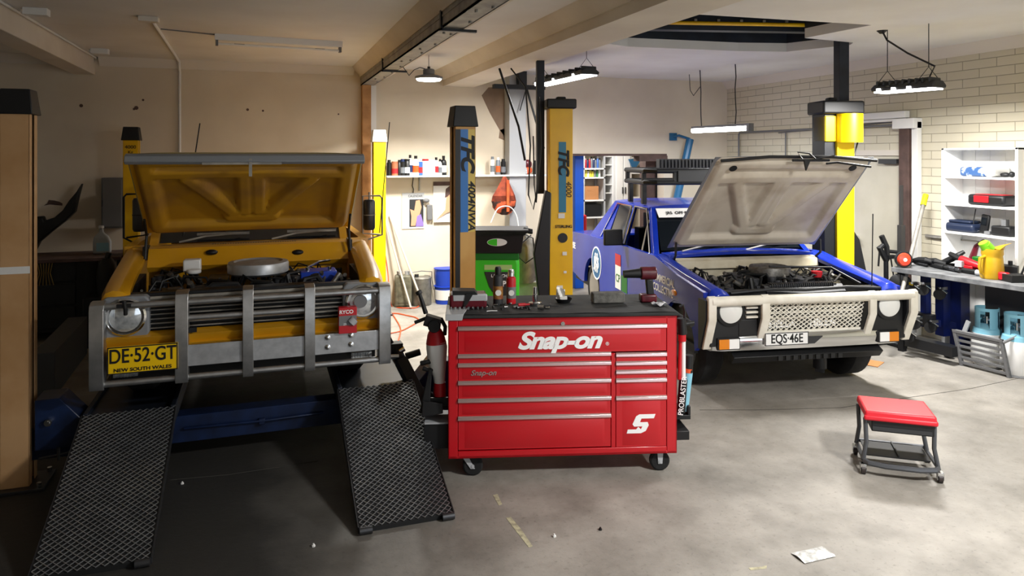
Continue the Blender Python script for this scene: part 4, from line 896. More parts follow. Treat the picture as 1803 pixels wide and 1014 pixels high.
# ------------------------------------------------------------------ red tool chest
c0 = Z(789, 274, 4.65)
GF = Frame(c0.x, c0.y, math.radians(-15.6))
T = thing('tool_chest', 'wide red rolling tool chest with chrome drawer strips in the middle of the floor', 'tool chest', (GF.o.x, GF.o.y, 0), GF.a)
gx = lambda px: GF.y(px, 700, 0).x
gz = lambda px, py: GF.y(px, py, 0).z
CWD = gx(1192); Zt = 1.045; Zb_ = .135; D = .62
b = MB()
b.box(0, .012, 0, D, Zb_, Zt); b.box(CWD-.012, CWD, 0, D, Zb_, Zt); b.box(0, CWD, D-.012, D, Zb_, Zt); b.box(0, CWD, 0, D, Zb_, Zb_+.02); b.box(0, CWD, 0, D, Zt-.02, Zt)
xl, xr = gx(806), gx(1174); xm0, xm1 = gx(1076), gx(1084)
zt0, zb0 = gz(1000, 573), gz(1000, 790)
b.box(0, xl, 0, .05, Zb_, Zt); b.box(xr, CWD, 0, .05, Zb_, Zt); b.box(xl, xr, 0, .05, zt0+.004, Zt); b.box(xl, xr, 0, .05, Zb_, zb0); b.box(xm0, xm1, 0, .05, zb0, gz(1080, 622))
b.box(xl, xr, .045, .06, zb0, zt0+.01)
b.build('body', 'red_paint', T, bevel=.004)
b = MB(); b.box(-.015, CWD+.01, -.008, D+.01, Zt, Zt+.022); b.sheet(lambda u, v: Vector((-.01+u*(CWD+.01), -.006+v*(D-.02), Zt+.026+.002*math.sin(u*23)*math.cos(v*9))), 20, 8); b.build('work_mat', mat('mat_rubber', '#1b1c1d', .75, 0, '#2b2c2b', 6, .1), T, bevel=.004)
b = MB(); b.prism([(-.006, Zt+.002), (.02, Zt-.004), (.05, Zt+.027), (-.006, Zt+.027)], 1, 0, D) if False else None
b.hexa([(-.017, -.01, Zt-.012), (.09, -.01, Zt-.012), (.12, .2, Zt-.012), (-.017, .3, Zt-.012)], [(-.017, -.01, Zt+.029), (.10, -.01, Zt+.029), (.13, .2, Zt+.029), (-.017, .3, Zt+.029)])
b.build('corner_sheet', 'light_grey', T, bevel=.003)
def drawer(x0, x1, zt, zb, name='drawer', label=None):
    h_ = zt-zb; b = MB(); m_ = min(.06, h_*.32); mt = min(.018, h_*.2)
    # front with a pressed recess: outer frame slopes in to a flat panel
    def fr(e, y): return [(x0+e[0], y, zb+e[1]), (x1-e[0], y, zb+e[1]), (x1-e[0], y, zt-e[2]), (x0+e[0], y, zt-e[2])]
    b.loft([fr((.003, .003, .003), .04), fr((.003, .003, .003), .002), fr((.004, .004, .004), .0)], True)
    b2 = MB(); dr = b.build(name, 'red_paint', T, bevel=.0, label=label)
    if h_ > .09:
        p = MB(); p.loft([fr((m_*.7, .012, .03), .0005), fr((m_*.7+.022, .022, .05), -.005)], True); p.build('pressed_panel', 'red_paint', dr)
    # strip handle along the top
    p = MB(); p.prism([(-.012, zt-.004), (-.004, zt+.004), (.004, zt+.004), (.0, zt-.022), (-.006, zt-.026), (-.014, zt-.02)], 0, x0+.001, x1-.001)
    p.build('handle', mat('handle_alu', '#d9bcbc', .25, .85) if 'handle_alu' not in MATS else 'handle_alu', dr, bevel=.001)
    return dr
rowsL = [622, 638, 669, 700, 731, 790]; rowsR = [621, 636, 651, 666, 697]
drawer(xl, xr, zt0, gz(1000, 621), label='wide top drawer with white lettering')
for i in range(5):
    a, c_ = gz(940, rowsL[i]), gz(940, rowsL[i+1]); drawer(xl, xm0, a, c_)
for i in range(4): drawer(xm1, xr, gz(1130, rowsR[i]), gz(1130, rowsR[i+1]))
drawer(xm1, xr, gz(1130, 697), zb0, label='deep lower right drawer with a white S emblem')
drs = [o for o in T.children if o.name.startswith('drawer')]
wl = (gx(1068)-gx(904))
text('lettering', 'Snap-on', .15, 'ink_white', drs[0], ((gx(904)+gx(1064))/2, -.006, gz(985, 600)), shear=.32, bold=.006, sx=1.2, space=.92)
text('lettering', '\u00ae', .03, 'ink_white', drs[0], (gx(1069), -.006, gz(1069, 605)))
text('lettering', 'Snap-on', .048, 'handle_alu', drs[2], (gx(851), -.008, gz(851, 656)), shear=.32, bold=.001, sx=1.06)
# S emblem with a spanner notch
sx0, sx1, sz0, sz1 = gx(1103), gx(1150), gz(1120, 762), gz(1120, 729)
P = [(0, 0), (.62, 0), (.8, .12), (.86, .42), (.78, .58), (.44, .58), (.46, .78), (1.0, .78), (1.02, 1.0), (.32, 1.0), (.2, .9), (.14, .48), (.24, .36), (.60, .36), (.57, .21), (.42, .34), (.36, .2), (.0, .2)]
b = MB(); b.prism([(sx0+(u*.86+v*.2)*(sx1-sx0), sz0+v*(sz1-sz0)) for u, v in P], 1, -.008, -.0045)
b.build('emblem', 'ink_white', drs[-1], label='white S emblem')
b = MB(); b.cyl((gx(991), -.006, gz(991, 569.5)), (gx(991), .0, gz(991, 569.5)), .013, n=16); b.cbox((gx(991), -.008, gz(991, 569.5)), (.004, .004, .012)); b.build('lock', 'chrome', T)
for (x, y, ang) in ((.16, .07, .2), (CWD-.10, .07, -1.3), (.16, D-.08, .1), (CWD-.12, D-.08, 0)):
    b = MB(); dy = .0
    b.cyl((x-.02, y, .066), (x+.02, y, .066), .066, n=28)
    if x > 1: 
        b = MB(); b.cyl((x-.02, y-.02, .066), (x+.02, y+.02, .066), .066, n=28)
    cs_ = MB()
    w1 = bpy.data.objects.new('caster', None); 
    # near casters: wheel seen from the side
    b = MB(); b.lathe([(.02, -.02), (.055, -.022), (.066, -.015), (.066, .015), (.055, .022), (.02, .022)], (x, y, .066), (0, 1, 0) if y < .3 else (1, 0, 0), 32)
    wo = b.build('caster', 'rubber', T)
    b = MB()
    ox = -.05 if x < 1 else -.0
    for s in (-1, 1): b.hexa([(x-.014, y+s*.026-.002, .05), (x+.014, y+s*.026-.002, .05), (x+.014, y+s*.026+.002, .05), (x-.014, y+s*.026+.002, .05)], [(x+ox-.02, y+s*.026-.002, Zb_-.005), (x+ox+.02, y+s*.026-.002, Zb_-.005), (x+ox+.02, y+s*.026+.002, Zb_-.005), (x+ox-.02, y+s*.026+.002, Zb_-.005)])
    b.box(x+ox-.04, x+ox+.04, y-.04, y+.04, Zb_-.01, Zb_); b.cyl((x, y-.032, .066), (x, y+.032, .066), .01, n=12); b.build('fork', 'light_grey', wo)
# side rails carrying tools
b = MB(); b.box(-.16, -.0, .1, .3, .42, .44); b.box(-.16, 0, .06, .28, .18, .34); b.box(-.17, -.15, .1, .3, .42, .5); b.box(-.16, -.0, .1, .12, .44, .5); b.build('side_tray', 'black_plastic', T, bevel=.004)
b = MB(); b.box(-.155, -.0, .05, .28, .345, .355); b.build('tray_lining', 'light_grey', T)
b = MB(); b.box(CWD, CWD+.10, .05, .3, .20, .26); b.box(CWD, CWD+.14, .15, .4, .30, .33); b.box(CWD+.12, CWD+.14, .15, .4, .33, .39); b.build('side_tray', 'black_plastic', T, bevel=.004)
b = MB(); b.cyl((CWD+.005, .5, Zt-.02), (CWD+.14, .12, Zt-.09), .02); b.cyl((CWD-.02, .62, Zt+.0), (CWD+.005, .5, Zt-.02), .02); b.build('side_handle', 'black_plastic', T)
# --- things on the chest (separate)
def onchest(px, py): return GF.z(px, py, Zt+.028)
def cw(p, z=None):
    return (GF.o.x+p[0]*GF.c-p[1]*GF.s, GF.o.y+p[0]*GF.s+p[1]*GF.c, z if z is not None else Zt+.0285)
def spray_can(px, py, h, r, bodym, bandm, capm, label):
    p = onchest(px, py); t = thing('spray_can', label, 'spray can', cw(p), GF.a, 'spray cans on the tool chest')
    b = MB(); b.lathe([(0, 0), (r, 0), (r, h*.72), (r*.94, h*.76), (r*.6, h*.8), (r*.6, h*.81), (0, h*.81)], n=24); b.build('can', bodym, t)
    b = MB(); b.lathe([(r*1.01, h*.16), (r*1.01, h*.52)], n=24) if False else b.lathe([(r*.9, h*.16), (r*1.012, h*.16), (r*1.012, h*.5), (r*.9, h*.5)], n=24); b.build('label_band', bandm, t)
    b = MB(); b.lathe([(0, h*.8), (r*.66, h*.8), (r*.66, h*.95), (r*.5, h), (0, h)], n=20); b.build('cap', capm, t)
    b = MB(); b.cyl((0, -r*1.02, h*.33), (0, -r*.9, h*.33), r*.6, n=16); b.build('printed_disc', 'paper', t)
    return t
spray_can(877, 536, .26, .034, 'dark_grey', mat('label_gold', '#7c2a20', .4, 0, '#a07c3c', 30), 'black_plastic', 'dark red and gold spray can, left of the pair on the tool chest')
spray_can(900, 534, .235, .033, 'red_plastic', 'mid_grey', 'chrome', 'red spray can with bare metal top, right of the pair on the tool chest')
p = onchest(828, 542)
t = thing('socket_case', 'open dark red socket case with black lid on the left end of the tool chest', 'tool case', cw(p), GF.a+.02)
b = MB(); b.box(-.14, .11, -.02, .15, 0, .09); b.build('case', mat('case_maroon', '#5a1420', .3), t, bevel=.015, seg=3)
b = MB(); b.box(-.12, .115, -.022, -.0, .045, .095); b.build('clear_lid', 'light_grey', t, bevel=.01)
b = MB(); b.prism([(-.12, .09), (.05, .09), (.03, .115), (-.12, .12)], 1, -.02, .1); b.prism([(-.05, .0), (-.03, .1), (.02, .1), (-.02, .03)], 1, -.03, -.018); b.build('strap', 'black_plastic', t)
b = MB()
for k in range(9): b.cyl((-.13+k*.03, -.045, .0), (-.13+k*.03, -.045, .018), .009, n=10)
tag(b.build('socket_set', 'chrome'), 'row of small chrome sockets in front of the maroon case', 'sockets', kind='stuff').matrix_world = Matrix.Translation(cw(p)) @ Matrix.Rotation(GF.a, 4, 'Z')
for px, py, kind, lb in ((920, 540, 0, 'small red and chrome fitting beside the silver spray can'), (942, 536, 1, 'upright chrome socket on a black base'), (952, 545, 2, 'short chrome sleeve in front of the upright socket'), (966, 542, 3, 'thin black screwdriver behind the parts dish'), (908, 543, 4, 'brass fitting among the small parts on the chest'), (865, 549, 5, 'white scrap of wire lying on the rubber mat')):
    p = onchest(px, py); b = MB()
    if kind == 0: b.cyl((-.03, 0, .012), (.02, .01, .012), .012); b.cyl((.02, .01, .012), (.05, .015, .012), .007)
    if kind == 1: b.lathe([(0, 0), (.045, 0), (.045, .014), (.018, .02), (.018, .07), (.014, .075), (.014, .12), (0, .12)])
    if kind == 2: b.cyl((-.02, 0, .016), (.02, -.008, .016), .016)
    if kind == 3: b.cyl((-.05, 0, .01), (.0, .005, .01), .01); b.cyl((0, .005, .01), (.07, .01, .01), .003)
    if kind == 4: b.cyl((-.015, 0, .01), (.015, .005, .01), .01); b.lathe([(0, 0), (.016, 0), (.016, .012), (0, .012)], (.04, .0, 0))
    if kind == 5: b.tube([(-.03, 0, .004), (0, .012, .004), (.04, .008, .004)], .003)
    o = b.build(['hose_fitting', 'socket', 'metal_sleeve', 'screwdriver', 'brass_fitting', 'wire_scrap'][kind], ['red_plastic', 'chrome', 'chrome', 'black_plastic', 'engine_alu', 'white_paint'][kind]); o.location = cw(p); o.rotation_euler = (0, 0, GF.a); tag(o, lb, ['fitting', 'socket', 'sleeve', 'screwdriver', 'fitting', 'wire'][kind])
rnd = random.Random(5)
for k in range(14):
    p = onchest(rnd.uniform(850, 975), rnd.uniform(536, 547)); b = MB(); a = rnd.random()*3; L_ = rnd.uniform(.012, .03)
    b.lathe([(0, 0), (.009, 0), (.009, .006), (.005, .006), (.005, L_), (0, L_)], (0, 0, .008), (math.cos(a), math.sin(a), 0), 8); o = b.build('bolt_loose', rnd.choice(['steel_dark', 'chrome', 'black_plastic'])); o.location = cw(p); o['group'] = 'loose bolts on the tool chest'; tag(o, 'small loose bolt lying on the rubber mat of the tool chest', 'bolt', 'loose bolts on the tool chest')
p = onchest(992, 532)
t = thing('parts_dish', 'round black magnetic parts dish holding a crumpled label', 'dish', cw(p), GF.a)
b = MB(); b.lathe([(0, 0), (.045, 0), (.06, .028), (.064, .03), (.06, .022), (.045, .008), (0, .008)], n=28); b.build('dish', 'black_plastic', t)
b = MB(); b.sheet(lambda u, v: Vector((-.05+u*.06+v*-.0, .0+.012*math.sin(u*7+v*5), .01+v*.10-u*.02)), 8, 8, (0, .002, 0)); b.cbox((.0, 0, .03), (.05, .03, .02)); tag(b.build('paper_label', 'paper'), 'crumpled white printed label standing in the black dish', 'paper').matrix_world = Matrix.Translation(cw(p)) @ Matrix.Rotation(GF.a, 4, 'Z')
p = onchest(1070, 532)
b = MB(); b.cbox((0, 0, .035), (.225, .09, .07)); o = tag(b.build('sanding_block', 'foam_block', bevel=.008), 'grey rough rectangular block on the back of the tool chest', 'block'); o.location = cw(p); o.rotation_euler = (0, 0, GF.a+.05)
p = onchest(1160, 538)
b = MB(); b.sheet(lambda u, v: Vector((-.05+u*.1, -.03+v*.06, .012+.012*math.sin(u*9)*math.cos(v*8))), 10, 8, (0, 0, .003)); o = tag(b.build('clear_bag', mat('bag_plastic', '#8c8c90', .15, 0, '#d8d8da', 40, .2)), 'small crumpled clear plastic bag at the right end of the chest', 'bag'); o.location = cw(p); o.rotation_euler = (0, 0, GF.a)
# impact driver hung at the chest with battery foot
p = onchest(1140, 531)
t = thing('cordless_driver', 'dark red cordless impact driver standing on its battery on the chest', 'power tool', cw(p), GF.a)
b = MB(); b.box(-.055, .06, -.04, .04, 0, .055); b.build('battery', mat('tool_maroon', '#3c0e16', .35, 0, '#5a1822', 20), t, bevel=.012, seg=3)
b = MB(); b.loft([[(x+.02, y, .05) for x, y in ((-.025, -.02), (.025, -.02), (.025, .02), (-.025, .02))], [(x+.01, y, .16) for x, y in ((-.025, -.02), (.025, -.02), (.025, .02), (-.025, .02))]]); b.build('grip', 'black_plastic', t, bevel=.008)
b = MB(); b.cyl((-.05, 0, .20), (.06, 0, .20), .045, n=20); b.cbox((.0, 0, .175), (.09, .05, .03)); b.build('head', 'tool_maroon', t, bevel=.006)
b = MB(); b.cyl((-.17, 0, .195), (-.05, 0, .20), .026, .034, n=18); b.build('nose', 'black_plastic', t)
# red and white polisher-like lance hanging at the left side
hx = GF.y(765, 600, .15)
def gl(px, py, y=.15): q = GF.y(px, py, y); return Vector((q.x, y, q.z))
t = thing('work_lamp', 'red and white handheld torch tool hanging off the left side of the tool chest', 'tool', (GF.o.x, GF.o.y, 0), GF.a)
b = MB(); ax = [gl(767, 582), gl(766, 600), gl(770, 640), gl(774, 675)]
b.tube([gl(768, 602), gl(769, 612), gl(770, 640), gl(773, 660), gl(774, 674)], [.066, .070, .060, .042, .036], n=20); b.build('barrel', 'white_paint', t)
b = MB(); b.tube([gl(766, 578), gl(767, 588), gl(768, 604)], [.035, .055, .068], n=20); b.tube([gl(774, 673), gl(774, 690), gl(775, 705)], [.038, .042, .036], n=20); split(b, 'collar', 'red_plastic', t)
b = MB(); b.cyl(gl(765, 572)+Vector((0, -.05, 0)), gl(765, 572)+Vector((0, .05, 0)), .042, n=20); b.cbox(gl(762, 566), (.11, .08, .07), Matrix.Rotation(.3, 3, 'Y')); b.cyl(gl(730, 568), gl(756, 558), .012); b.cyl(gl(738, 515), gl(750, 552), .012, .016); b.cyl(gl(736, 512), gl(739, 518), .022); b.tube([gl(750, 640), gl(745, 637), gl(742, 638)], .012)
b.tube([gl(776, 560), gl(784, 575), gl(783, 590)], .014); b.tube([gl(766, 655), gl(770, 659), gl(778, 655)], .006); split(b, 'grip', 'black_plastic', t, bevel=.004)
t = thing('side_pouch', 'black tool pouch with pliers at the lower left side of the tool chest', 'tool pouch', (GF.o.x, GF.o.y, 0), GF.a)
b = MB(); b.hexa([gl(742, 735, .05), gl(780, 728, .05), gl(780, 728, .2), gl(742, 735, .2)], [gl(744, 706, .06), gl(780, 710, .06), gl(780, 710, .2), gl(744, 706, .2)]); b.hexa([gl(738, 728, .08), gl(756, 728, .08), gl(756, 728, .18), gl(738, 728, .18)], [gl(755, 650, .1), gl(761, 650, .1), gl(761, 650, .16), gl(755, 650, .16)]); b.tube([gl(740, 640, .12), gl(757, 636, .12), gl(764, 640, .12)], .018); b.tube([gl(744, 648, .12), gl(757, 652, .12), gl(764, 648, .12)], .016); b.build('pouch', 'black_plastic', t, bevel=.012)
# right side: tubes and bottle
def gr(px, py, y=.2): q = GF.y(px, py, y); return Vector((q.x, y, q.z))
t = thing('aerosol_tube', 'slim black and blue spray tube in the rack on the right side of the chest', 'spray can', (GF.o.x, GF.o.y, 0), GF.a)
b = MB(); b.cyl(gr(1204, 722), gr(1212, 655), .03, n=18); b.build('can', 'lightblue', t); b = MB(); b.cyl(gr(1212, 655), gr(1213, 625), .03, n=18); b.build('cap', 'black_plastic', t); b = MB(); b.cyl(gr(1211, 655), gr(1211.8, 648), .031, n=18); b.build('label_band', 'orange', t)
t = thing('grease_gun', 'black and red grease gun standing in the rack on the right side of the chest', 'grease gun', (GF.o.x, GF.o.y, 0), GF.a)
b = MB(); b.cyl(gr(1199, 725, .12), gr(1203, 668, .12), .028, n=18); b.cyl(gr(1200, 560, .12), gr(1202, 588, .12), .03); b.cyl(gr(1196, 572, .12), gr(1222, 568, .12), .014); b.tube([gr(1196, 540, .12), gr(1203, 537, .12), gr(1206, 548, .12), gr(1205, 562, .12)], .008); split(b, 'barrel', 'black_plastic', t)
b = MB(); b.cyl(gr(1203, 668, .12), gr(1203, 588, .12), .016, n=14); b.build('tube', 'white_paint', t); b = MB(); b.cyl(gr(1196, 668, .12), gr(1199, 584, .12), .012, n=14); b.cyl(gr(1201, 600, .12), gr(1201, 584, .12), .026); b.build('lever', 'red_plastic', t)
text('lettering', 'PROBLASTER', .05, 'ink_white', t, gr(1202, 697, .085), ry=math.radians(-84), sx=.9)
# ------------------------------------------------------------------ rolling stool
s0 = W.z(1585, 838, 0); SF = Frame(s0.x, s0.y, math.radians(-19.2-17))
t = thing('rolling_stool', 'low rolling mechanic stool with a red padded seat on the bare concrete', 'stool', (SF.o.x, SF.o.y, 0), SF.a)
sp = lambda px, py, y: (SF.y(px, py, y))
zs = .405; hw = .215
b = MB(); b.hexa([(-hw, -.02, zs-.04), (hw, -.02, zs-.04), (hw, .32, zs-.04), (-hw, .32, zs-.04)], [(-hw+.005, -.015, zs+.008), (hw-.005, -.015, zs+.008), (hw-.005, .31, zs+.008), (-hw+.005, .31, zs+.008)]); b.box(-hw-.004, hw+.004, -.026, .0, zs-.055, zs-.02)
b.build('seat', 'red_vinyl', t, bevel=.02, seg=4)
b = MB(); b.box(-hw+.045, hw-.015, .0, .3, zs-.13, zs-.04); b.build('tray', 'black_plastic', t, bevel=.006)
b = MB(); b.box(-hw+.05, hw-.03, -.006, .0, zs-.12, zs-.095); b.build('tray_lip', 'dark_grey', t)
b = MB()
for s in (-1, 1):
    for y in (.02, .30): b.tube([(s*(hw-.01), y, zs-.05), (s*(hw-.015), y-.01, .2), (s*(hw+.005), y-.02, .085)], .014, n=8)
    b.tube([(s*(hw-.0), .30, .085), (s*(hw+.005), -.0, .085)], .014)
b.tube([(-hw, -.02, .085), (-hw+.02, -.05, .082), (-.1, -.075, .08), (.1, -.075, .08), (hw-.02, -.05, .082), (hw, -.02, .085)], .018); b.tube([(-hw, .3, .1), (hw, .3, .1)], .014)
b.build('frame', mat('stool_grey', '#4c4e52', .4, .3), t)
b = MB(); b.box(-hw+.02, hw-.03, .03, .28, .10, .108); b.box(-.004, .004, .03, .28, .108, .12); b.build('shelf', 'black_plastic', t)
for s in (-1, 1):
    for y in (-.03, .29):
        b = MB(); x = s*(hw+.01); b.cyl((x-.012, y, .03), (x+.012, y, .03), .03, n=20); c_ = b.build('caster', mat('caster_brown', '#2c2422', .5) if 'caster_brown' not in MATS else 'caster_brown', t)
        b = MB(); b.box(x-.018, x+.018, y-.02, y+.02, .045, .07); b.box(x-.019, x-.014, y-.02, y+.02, .02, .06); b.box(x+.014, x+.019, y-.02, y+.02, .02, .06); b.build('fork', 'chrome', c_, bevel=.003)
# ------------------------------------------------------------------ along the back wall
def wy(px, py, d=0): return W.y(px, py, YB-d)
sh0, sh1 = wy(681, 309, .25).x, wy(962, 309, .25).x; SZ = 1.80
t = thing('wall_shelf', 'long white wall shelf above the pin board area on the back wall', 'shelf', (0, 0, 0))
b = MB(); b.box(sh0, sh1, YB-.27, YB-.001, SZ, SZ+.022); b.build('board', 'white_paint', t, bevel=.002)
b = MB()
for x in (sh0+.5, sh0+1.3): b.box(x-.01, x+.01, YB-.2, YB-.001, SZ-.012, SZ); b.box(x-.01, x+.01, YB-.015, YB-.001, SZ-.2, SZ)
b.build('bracket', 'steel_grey', t)
G = 'bottles and cans on the wall shelf'
for i, (k_, c_) in enumerate((('b_black', '#17181a'), ('b_amber', '#a8684a'), ('b_white', '#dfe0de'), ('b_navy', '#1b2a52'), ('b_blue', '#3a62a8'), ('b_red', '#a3262c'), ('b_grey', '#6d7278'), ('b_orange', '#d65a28'), ('b_green', '#3a7a4a'), ('b_yellow', '#d6c84a'))):
    mat(k_, c_, .35)
def bottle(x, y, z, h, r, body, cap, label, group, shape=0, band=None):
    t = thing('bottle' if shape != 1 else 'aerosol_can', label, 'bottle' if shape != 1 else 'can', (x, y, z), 0, group)
    if shape == 0: pr = [(0, 0), (r, 0), (r, h*.62), (r*.85, h*.74), (r*.4, h*.82), (r*.4, h*.86), (0, h*.86)]; cp = [(0, h*.85), (r*.5, h*.85), (r*.5, h), (0, h)]
    elif shape == 1: pr = [(0, 0), (r, 0), (r, h*.8), (r*.8, h*.84), (0, h*.84)]; cp = [(0, h*.84), (r*.72, h*.84), (r*.66, h), (0, h)]
    else: pr = [(0, 0), (r, 0), (r, h*.85), (r*.9, h*.88), (0, h*.88)]; cp = [(0, h*.88), (r*.95, h*.88), (r*.95, h), (0, h)]
    b = MB(); b.lathe(pr, n=14); o = b.build('container', body, t)
    b = MB(); b.lathe(cp, n=12); b.build('cap', cap, t)
    if band: b = MB(); b.lathe([(r*.9, h*.15), (r*1.015, h*.15), (r*1.015, h*.5), (r*.9, h*.5)], n=14); b.build('label_band', band, t)
    return t
BT = [(685, .19, .032, 'b_black', 'b_black', None, 1, 'slim black bottle at the left end of the wall shelf'),
 (695, .17, .045, 'b_amber', 'b_amber', 'b_red', 2, 'brown tub beside the slim black bottle on the wall shelf'),
 (703, .19, .028, 'b_black', 'b_black', None, 1, 'black can right of the brown tub on the wall shelf'),
 (709, .2, .04, 'b_black', 'b_navy', 'b_grey', 1, 'wide black can with grey label on the wall shelf'),
 (717, .2, .045, 'b_black', 'b_black', 'b_white', 2, 'black tub with white printed face on the wall shelf'),
 (722, .25, .035, 'b_white', 'b_black', 'b_navy', 0, 'tall white bottle with navy label and black cap on shelf'),
 (732, .24, .045, 'b_white', 'b_black', 'b_orange', 0, 'white bottle with orange picture label on the wall shelf'),
 (740, .2, .034, 'b_blue', 'b_white', 'b_red', 1, 'blue and red can in the middle of the wall shelf'),
 (749, .2, .045, 'b_white', 'b_red', None, 2, 'white tin with red lid on the wall shelf'),
 (760, .19, .05, 'b_white', 'b_white', 'b_white', 2, 'plain white square-shouldered container on the wall shelf'),
 (768, .22, .035, 'b_white', 'b_black', 'b_red', 0, 'white bottle with red label and black nozzle on the shelf'),
 (775, .2, .035, 'b_white', 'b_black', 'b_grey', 0, 'white bottle with grey label near the sticker column'),
 (781, .24, .042, 'b_black', 'b_black', 'b_white', 0, 'tall black bottle with white label beside the hoist column'),
 (867, .23, .030, 'b_white', 'b_grey', 'b_grey', 1, 'slim white cartridge right of the hoist column on the shelf'),
 (877, .22, .032, 'b_grey', 'b_white', 'b_orange', 1, 'grey can with orange label on the right half of the shelf'),
 (886, .2, .035, 'b_black', 'b_black', 'b_grey', 1, 'dark can in front of the pilaster on the wall shelf'),
 (942, .18, .03, 'b_black', 'b_black', None, 1, 'small black can at the right end of the wall shelf')]
for px, h_, r_, bm_, cm_, bd_, shp, lb in BT:
    p = wy(px, 300, .14); bottle(p.x, YB-.14, SZ+.023, h_*1.15, r_*1.05, bm_, cm_, lb, G, shp, bd_)
p = wy(912, 300, .14); b = MB(); b.loft([[(x, y, 0) for x, y in ((-.12, -.07), (.13, -.07), (.13, .07), (-.12, .07))], [(x, y, .09) for x, y in ((-.13, -.08), (.12, -.08), (.12, .08), (-.13, .08))], [(x, y, .16) for x, y in ((-.08, -.05), (.06, -.05), (.06, .05), (-.08, .05))]])
o = tag(b.build('plastic_bag', 'bag_plastic', bevel=.02, seg=3), 'crumpled blue-white plastic bag on the right half of the wall shelf', 'bag'); o.location = (p.x, YB-.14, SZ+.023)
p = wy(929, 300, .14); t = thing('work_gloves', 'red and black rag bundle hung with orange at the right end of the shelf', 'rag', (p.x, YB-.14, SZ+.023)); b = MB(); b.ell((0, 0, .06), (.07, .06, .06)); b.build('lower_fold', 'orange', t); b = MB(); b.ell((0, 0, .15), (.065, .05, .07)); b.build('upper_fold', 'case_maroon', t)
# calendar and poster: plain generic pictures
def poster(name, pxs, label, cat, build):
    (x0, y0), (x1, y1) = pxs; a, c_ = wy(x0, y0, .02), wy(x1, y1, .02); t = thing(name, label, cat, (a.x, YB-.012, c_.z)); w_, h_ = c_.x-a.x, a.z-c_.z
    build(t, w_, h_); return t
def cal(t, w_, h_):
    b = MB(); b.box(0, w_, 0, .008, 0, h_); b.build('sheet', 'paper', t)
    b = MB(); b.box(0, w_, -.001, .0, h_*.85, h_); b.build('header', 'light_grey', t)
    text('lettering', 'CALENDAR', .04, 'ink', t, (w_*.6, -.002, h_*.91))
    b = MB(); b.box(w_*.33, w_*.97, -.0015, 0, h_*.05, h_*.82); b.build('picture', 'dark_grey', t)
    b = MB(); b.prism([(w_*.4, h_*.08), (w_*.42, h_*.35), (w_*.36, h_*.55), (w_*.55, h_*.5), (w_*.62, h_*.78), (w_*.8, h_*.8), (w_*.88, h_*.6), (w_*.8, h_*.4), (w_*.68, h_*.3), (w_*.6, h_*.08)], 1, -.003, -.0015); b.build('printed_figure', 'skin_print', t)
    b = MB(); b.prism([(w_*.62, h_*.06), (w_*.68, h_*.35), (w_*.85, h_*.4), (w_*.96, h_*.15), (w_*.96, h_*.06)], 1, -.004, -.003); b.build('printed_cloth', 'lilac', t)
    b = MB(); b.tube([(w_*.5, .0, h_), (w_*.52, .0, h_+.05), (w_*.46, -.0, h_+.1), (w_*.5, .0, h_+.2), (w_*.48, 0, SZ-1.8+h_+.3)], .006); b.build('hanger', 'black_plastic', t)
poster('wall_calendar', ((708, 340), (747, 402)), 'white wall calendar with a dark photo hanging under the shelf', 'calendar', cal)
def pos(t, w_, h_):
    b = MB(); b.sheet(lambda u, v: Vector((u*w_, -.12*max(0, .25-v)**1.0*(1 if v < .25 else 0), v*h_)), 4, 16, (0, .003, 0)); b.build('sheet', 'white_paint', t)
    b = MB(); b.box(0, w_, -.002, 0, h_*.9, h_); b.build('header', 'brown_steel', t)
    b = MB(); b.prism([(w_*.1, h_*.05), (w_*.55, h_*.3), (w_*.6, h_*.6), (w_*.8, h_*.7), (w_, h_*.68), (w_, h_*.3), (w_*.6, h_*.22)], 1, -.032, -.029); b.build('printed_figure', 'skin_print', t)
    b = MB(); b.prism([(w_*.55, h_*.6), (w_*.6, h_*.82), (w_*.8, h_*.9), (w_, h_*.9), (w_, h_*.7)], 1, -.006, -.002); b.build('printed_hair', 'brown_steel', t)
poster('wall_poster', ((763, 320), (800, 390)), 'curling white poster half hidden by the lettered hoist column', 'poster', pos)
p = wy(757, 370, .02); b = MB(); b.box(p.x-.05, p.x+.03, YB-.06, YB, p.z-.14, p.z+.08); b.ell((p.x-.06, YB-.05, p.z+.14), (.05, .03, .03)); tag(b.build('wall_switch', 'mid_grey', bevel=.01), 'grey switch box with black knob between calendar and poster', 'switch')
# orange bag
a = wy(887, 318, .3); t = thing('hanging_bag', 'orange and black cloth bag hanging from the shelf in front of the grey pilaster', 'bag', (a.x, YB-.33, 1.1)); zb_ = wy(887, 378, .3).z-1.1; zt_ = SZ-1.1
rnd = random.Random(2); R = []
for k, (w0_, zz) in enumerate(((.02, 1.0), (.05, .9), (.10, .7), (.16, .5), (.19, .36), (.17, .2), (.1, .05), (.04, 0))):
    z = zb_+(zt_-zb_)*zz; R.append([(w0_*math.cos(2*math.pi*i/16)*(1+.12*math.sin(i*3+k)), .05*math.sin(2*math.pi*i/16)*(1+.3*math.cos(i*2+k))*(w0_/.19+.3), z) for i in range(16)])
b = MB(); b.loft(R[:5]); b.build('hood_part', mat('bag_orange', '#a94a2c', .8, 0, '#6e2e1e', 9), t); b = MB(); b.loft(R[3:]); b.build('lower_part', mat('bag_dark', '#2a1714', .8, 0, '#b6502c', 7, lo=.48, hi=.55), t)
b = MB(); b.cbox((0.03, -.07, (zb_+zt_)/2), (.04, .01, .45)); b.build('strap', 'orange', t); CORD = t, zb_
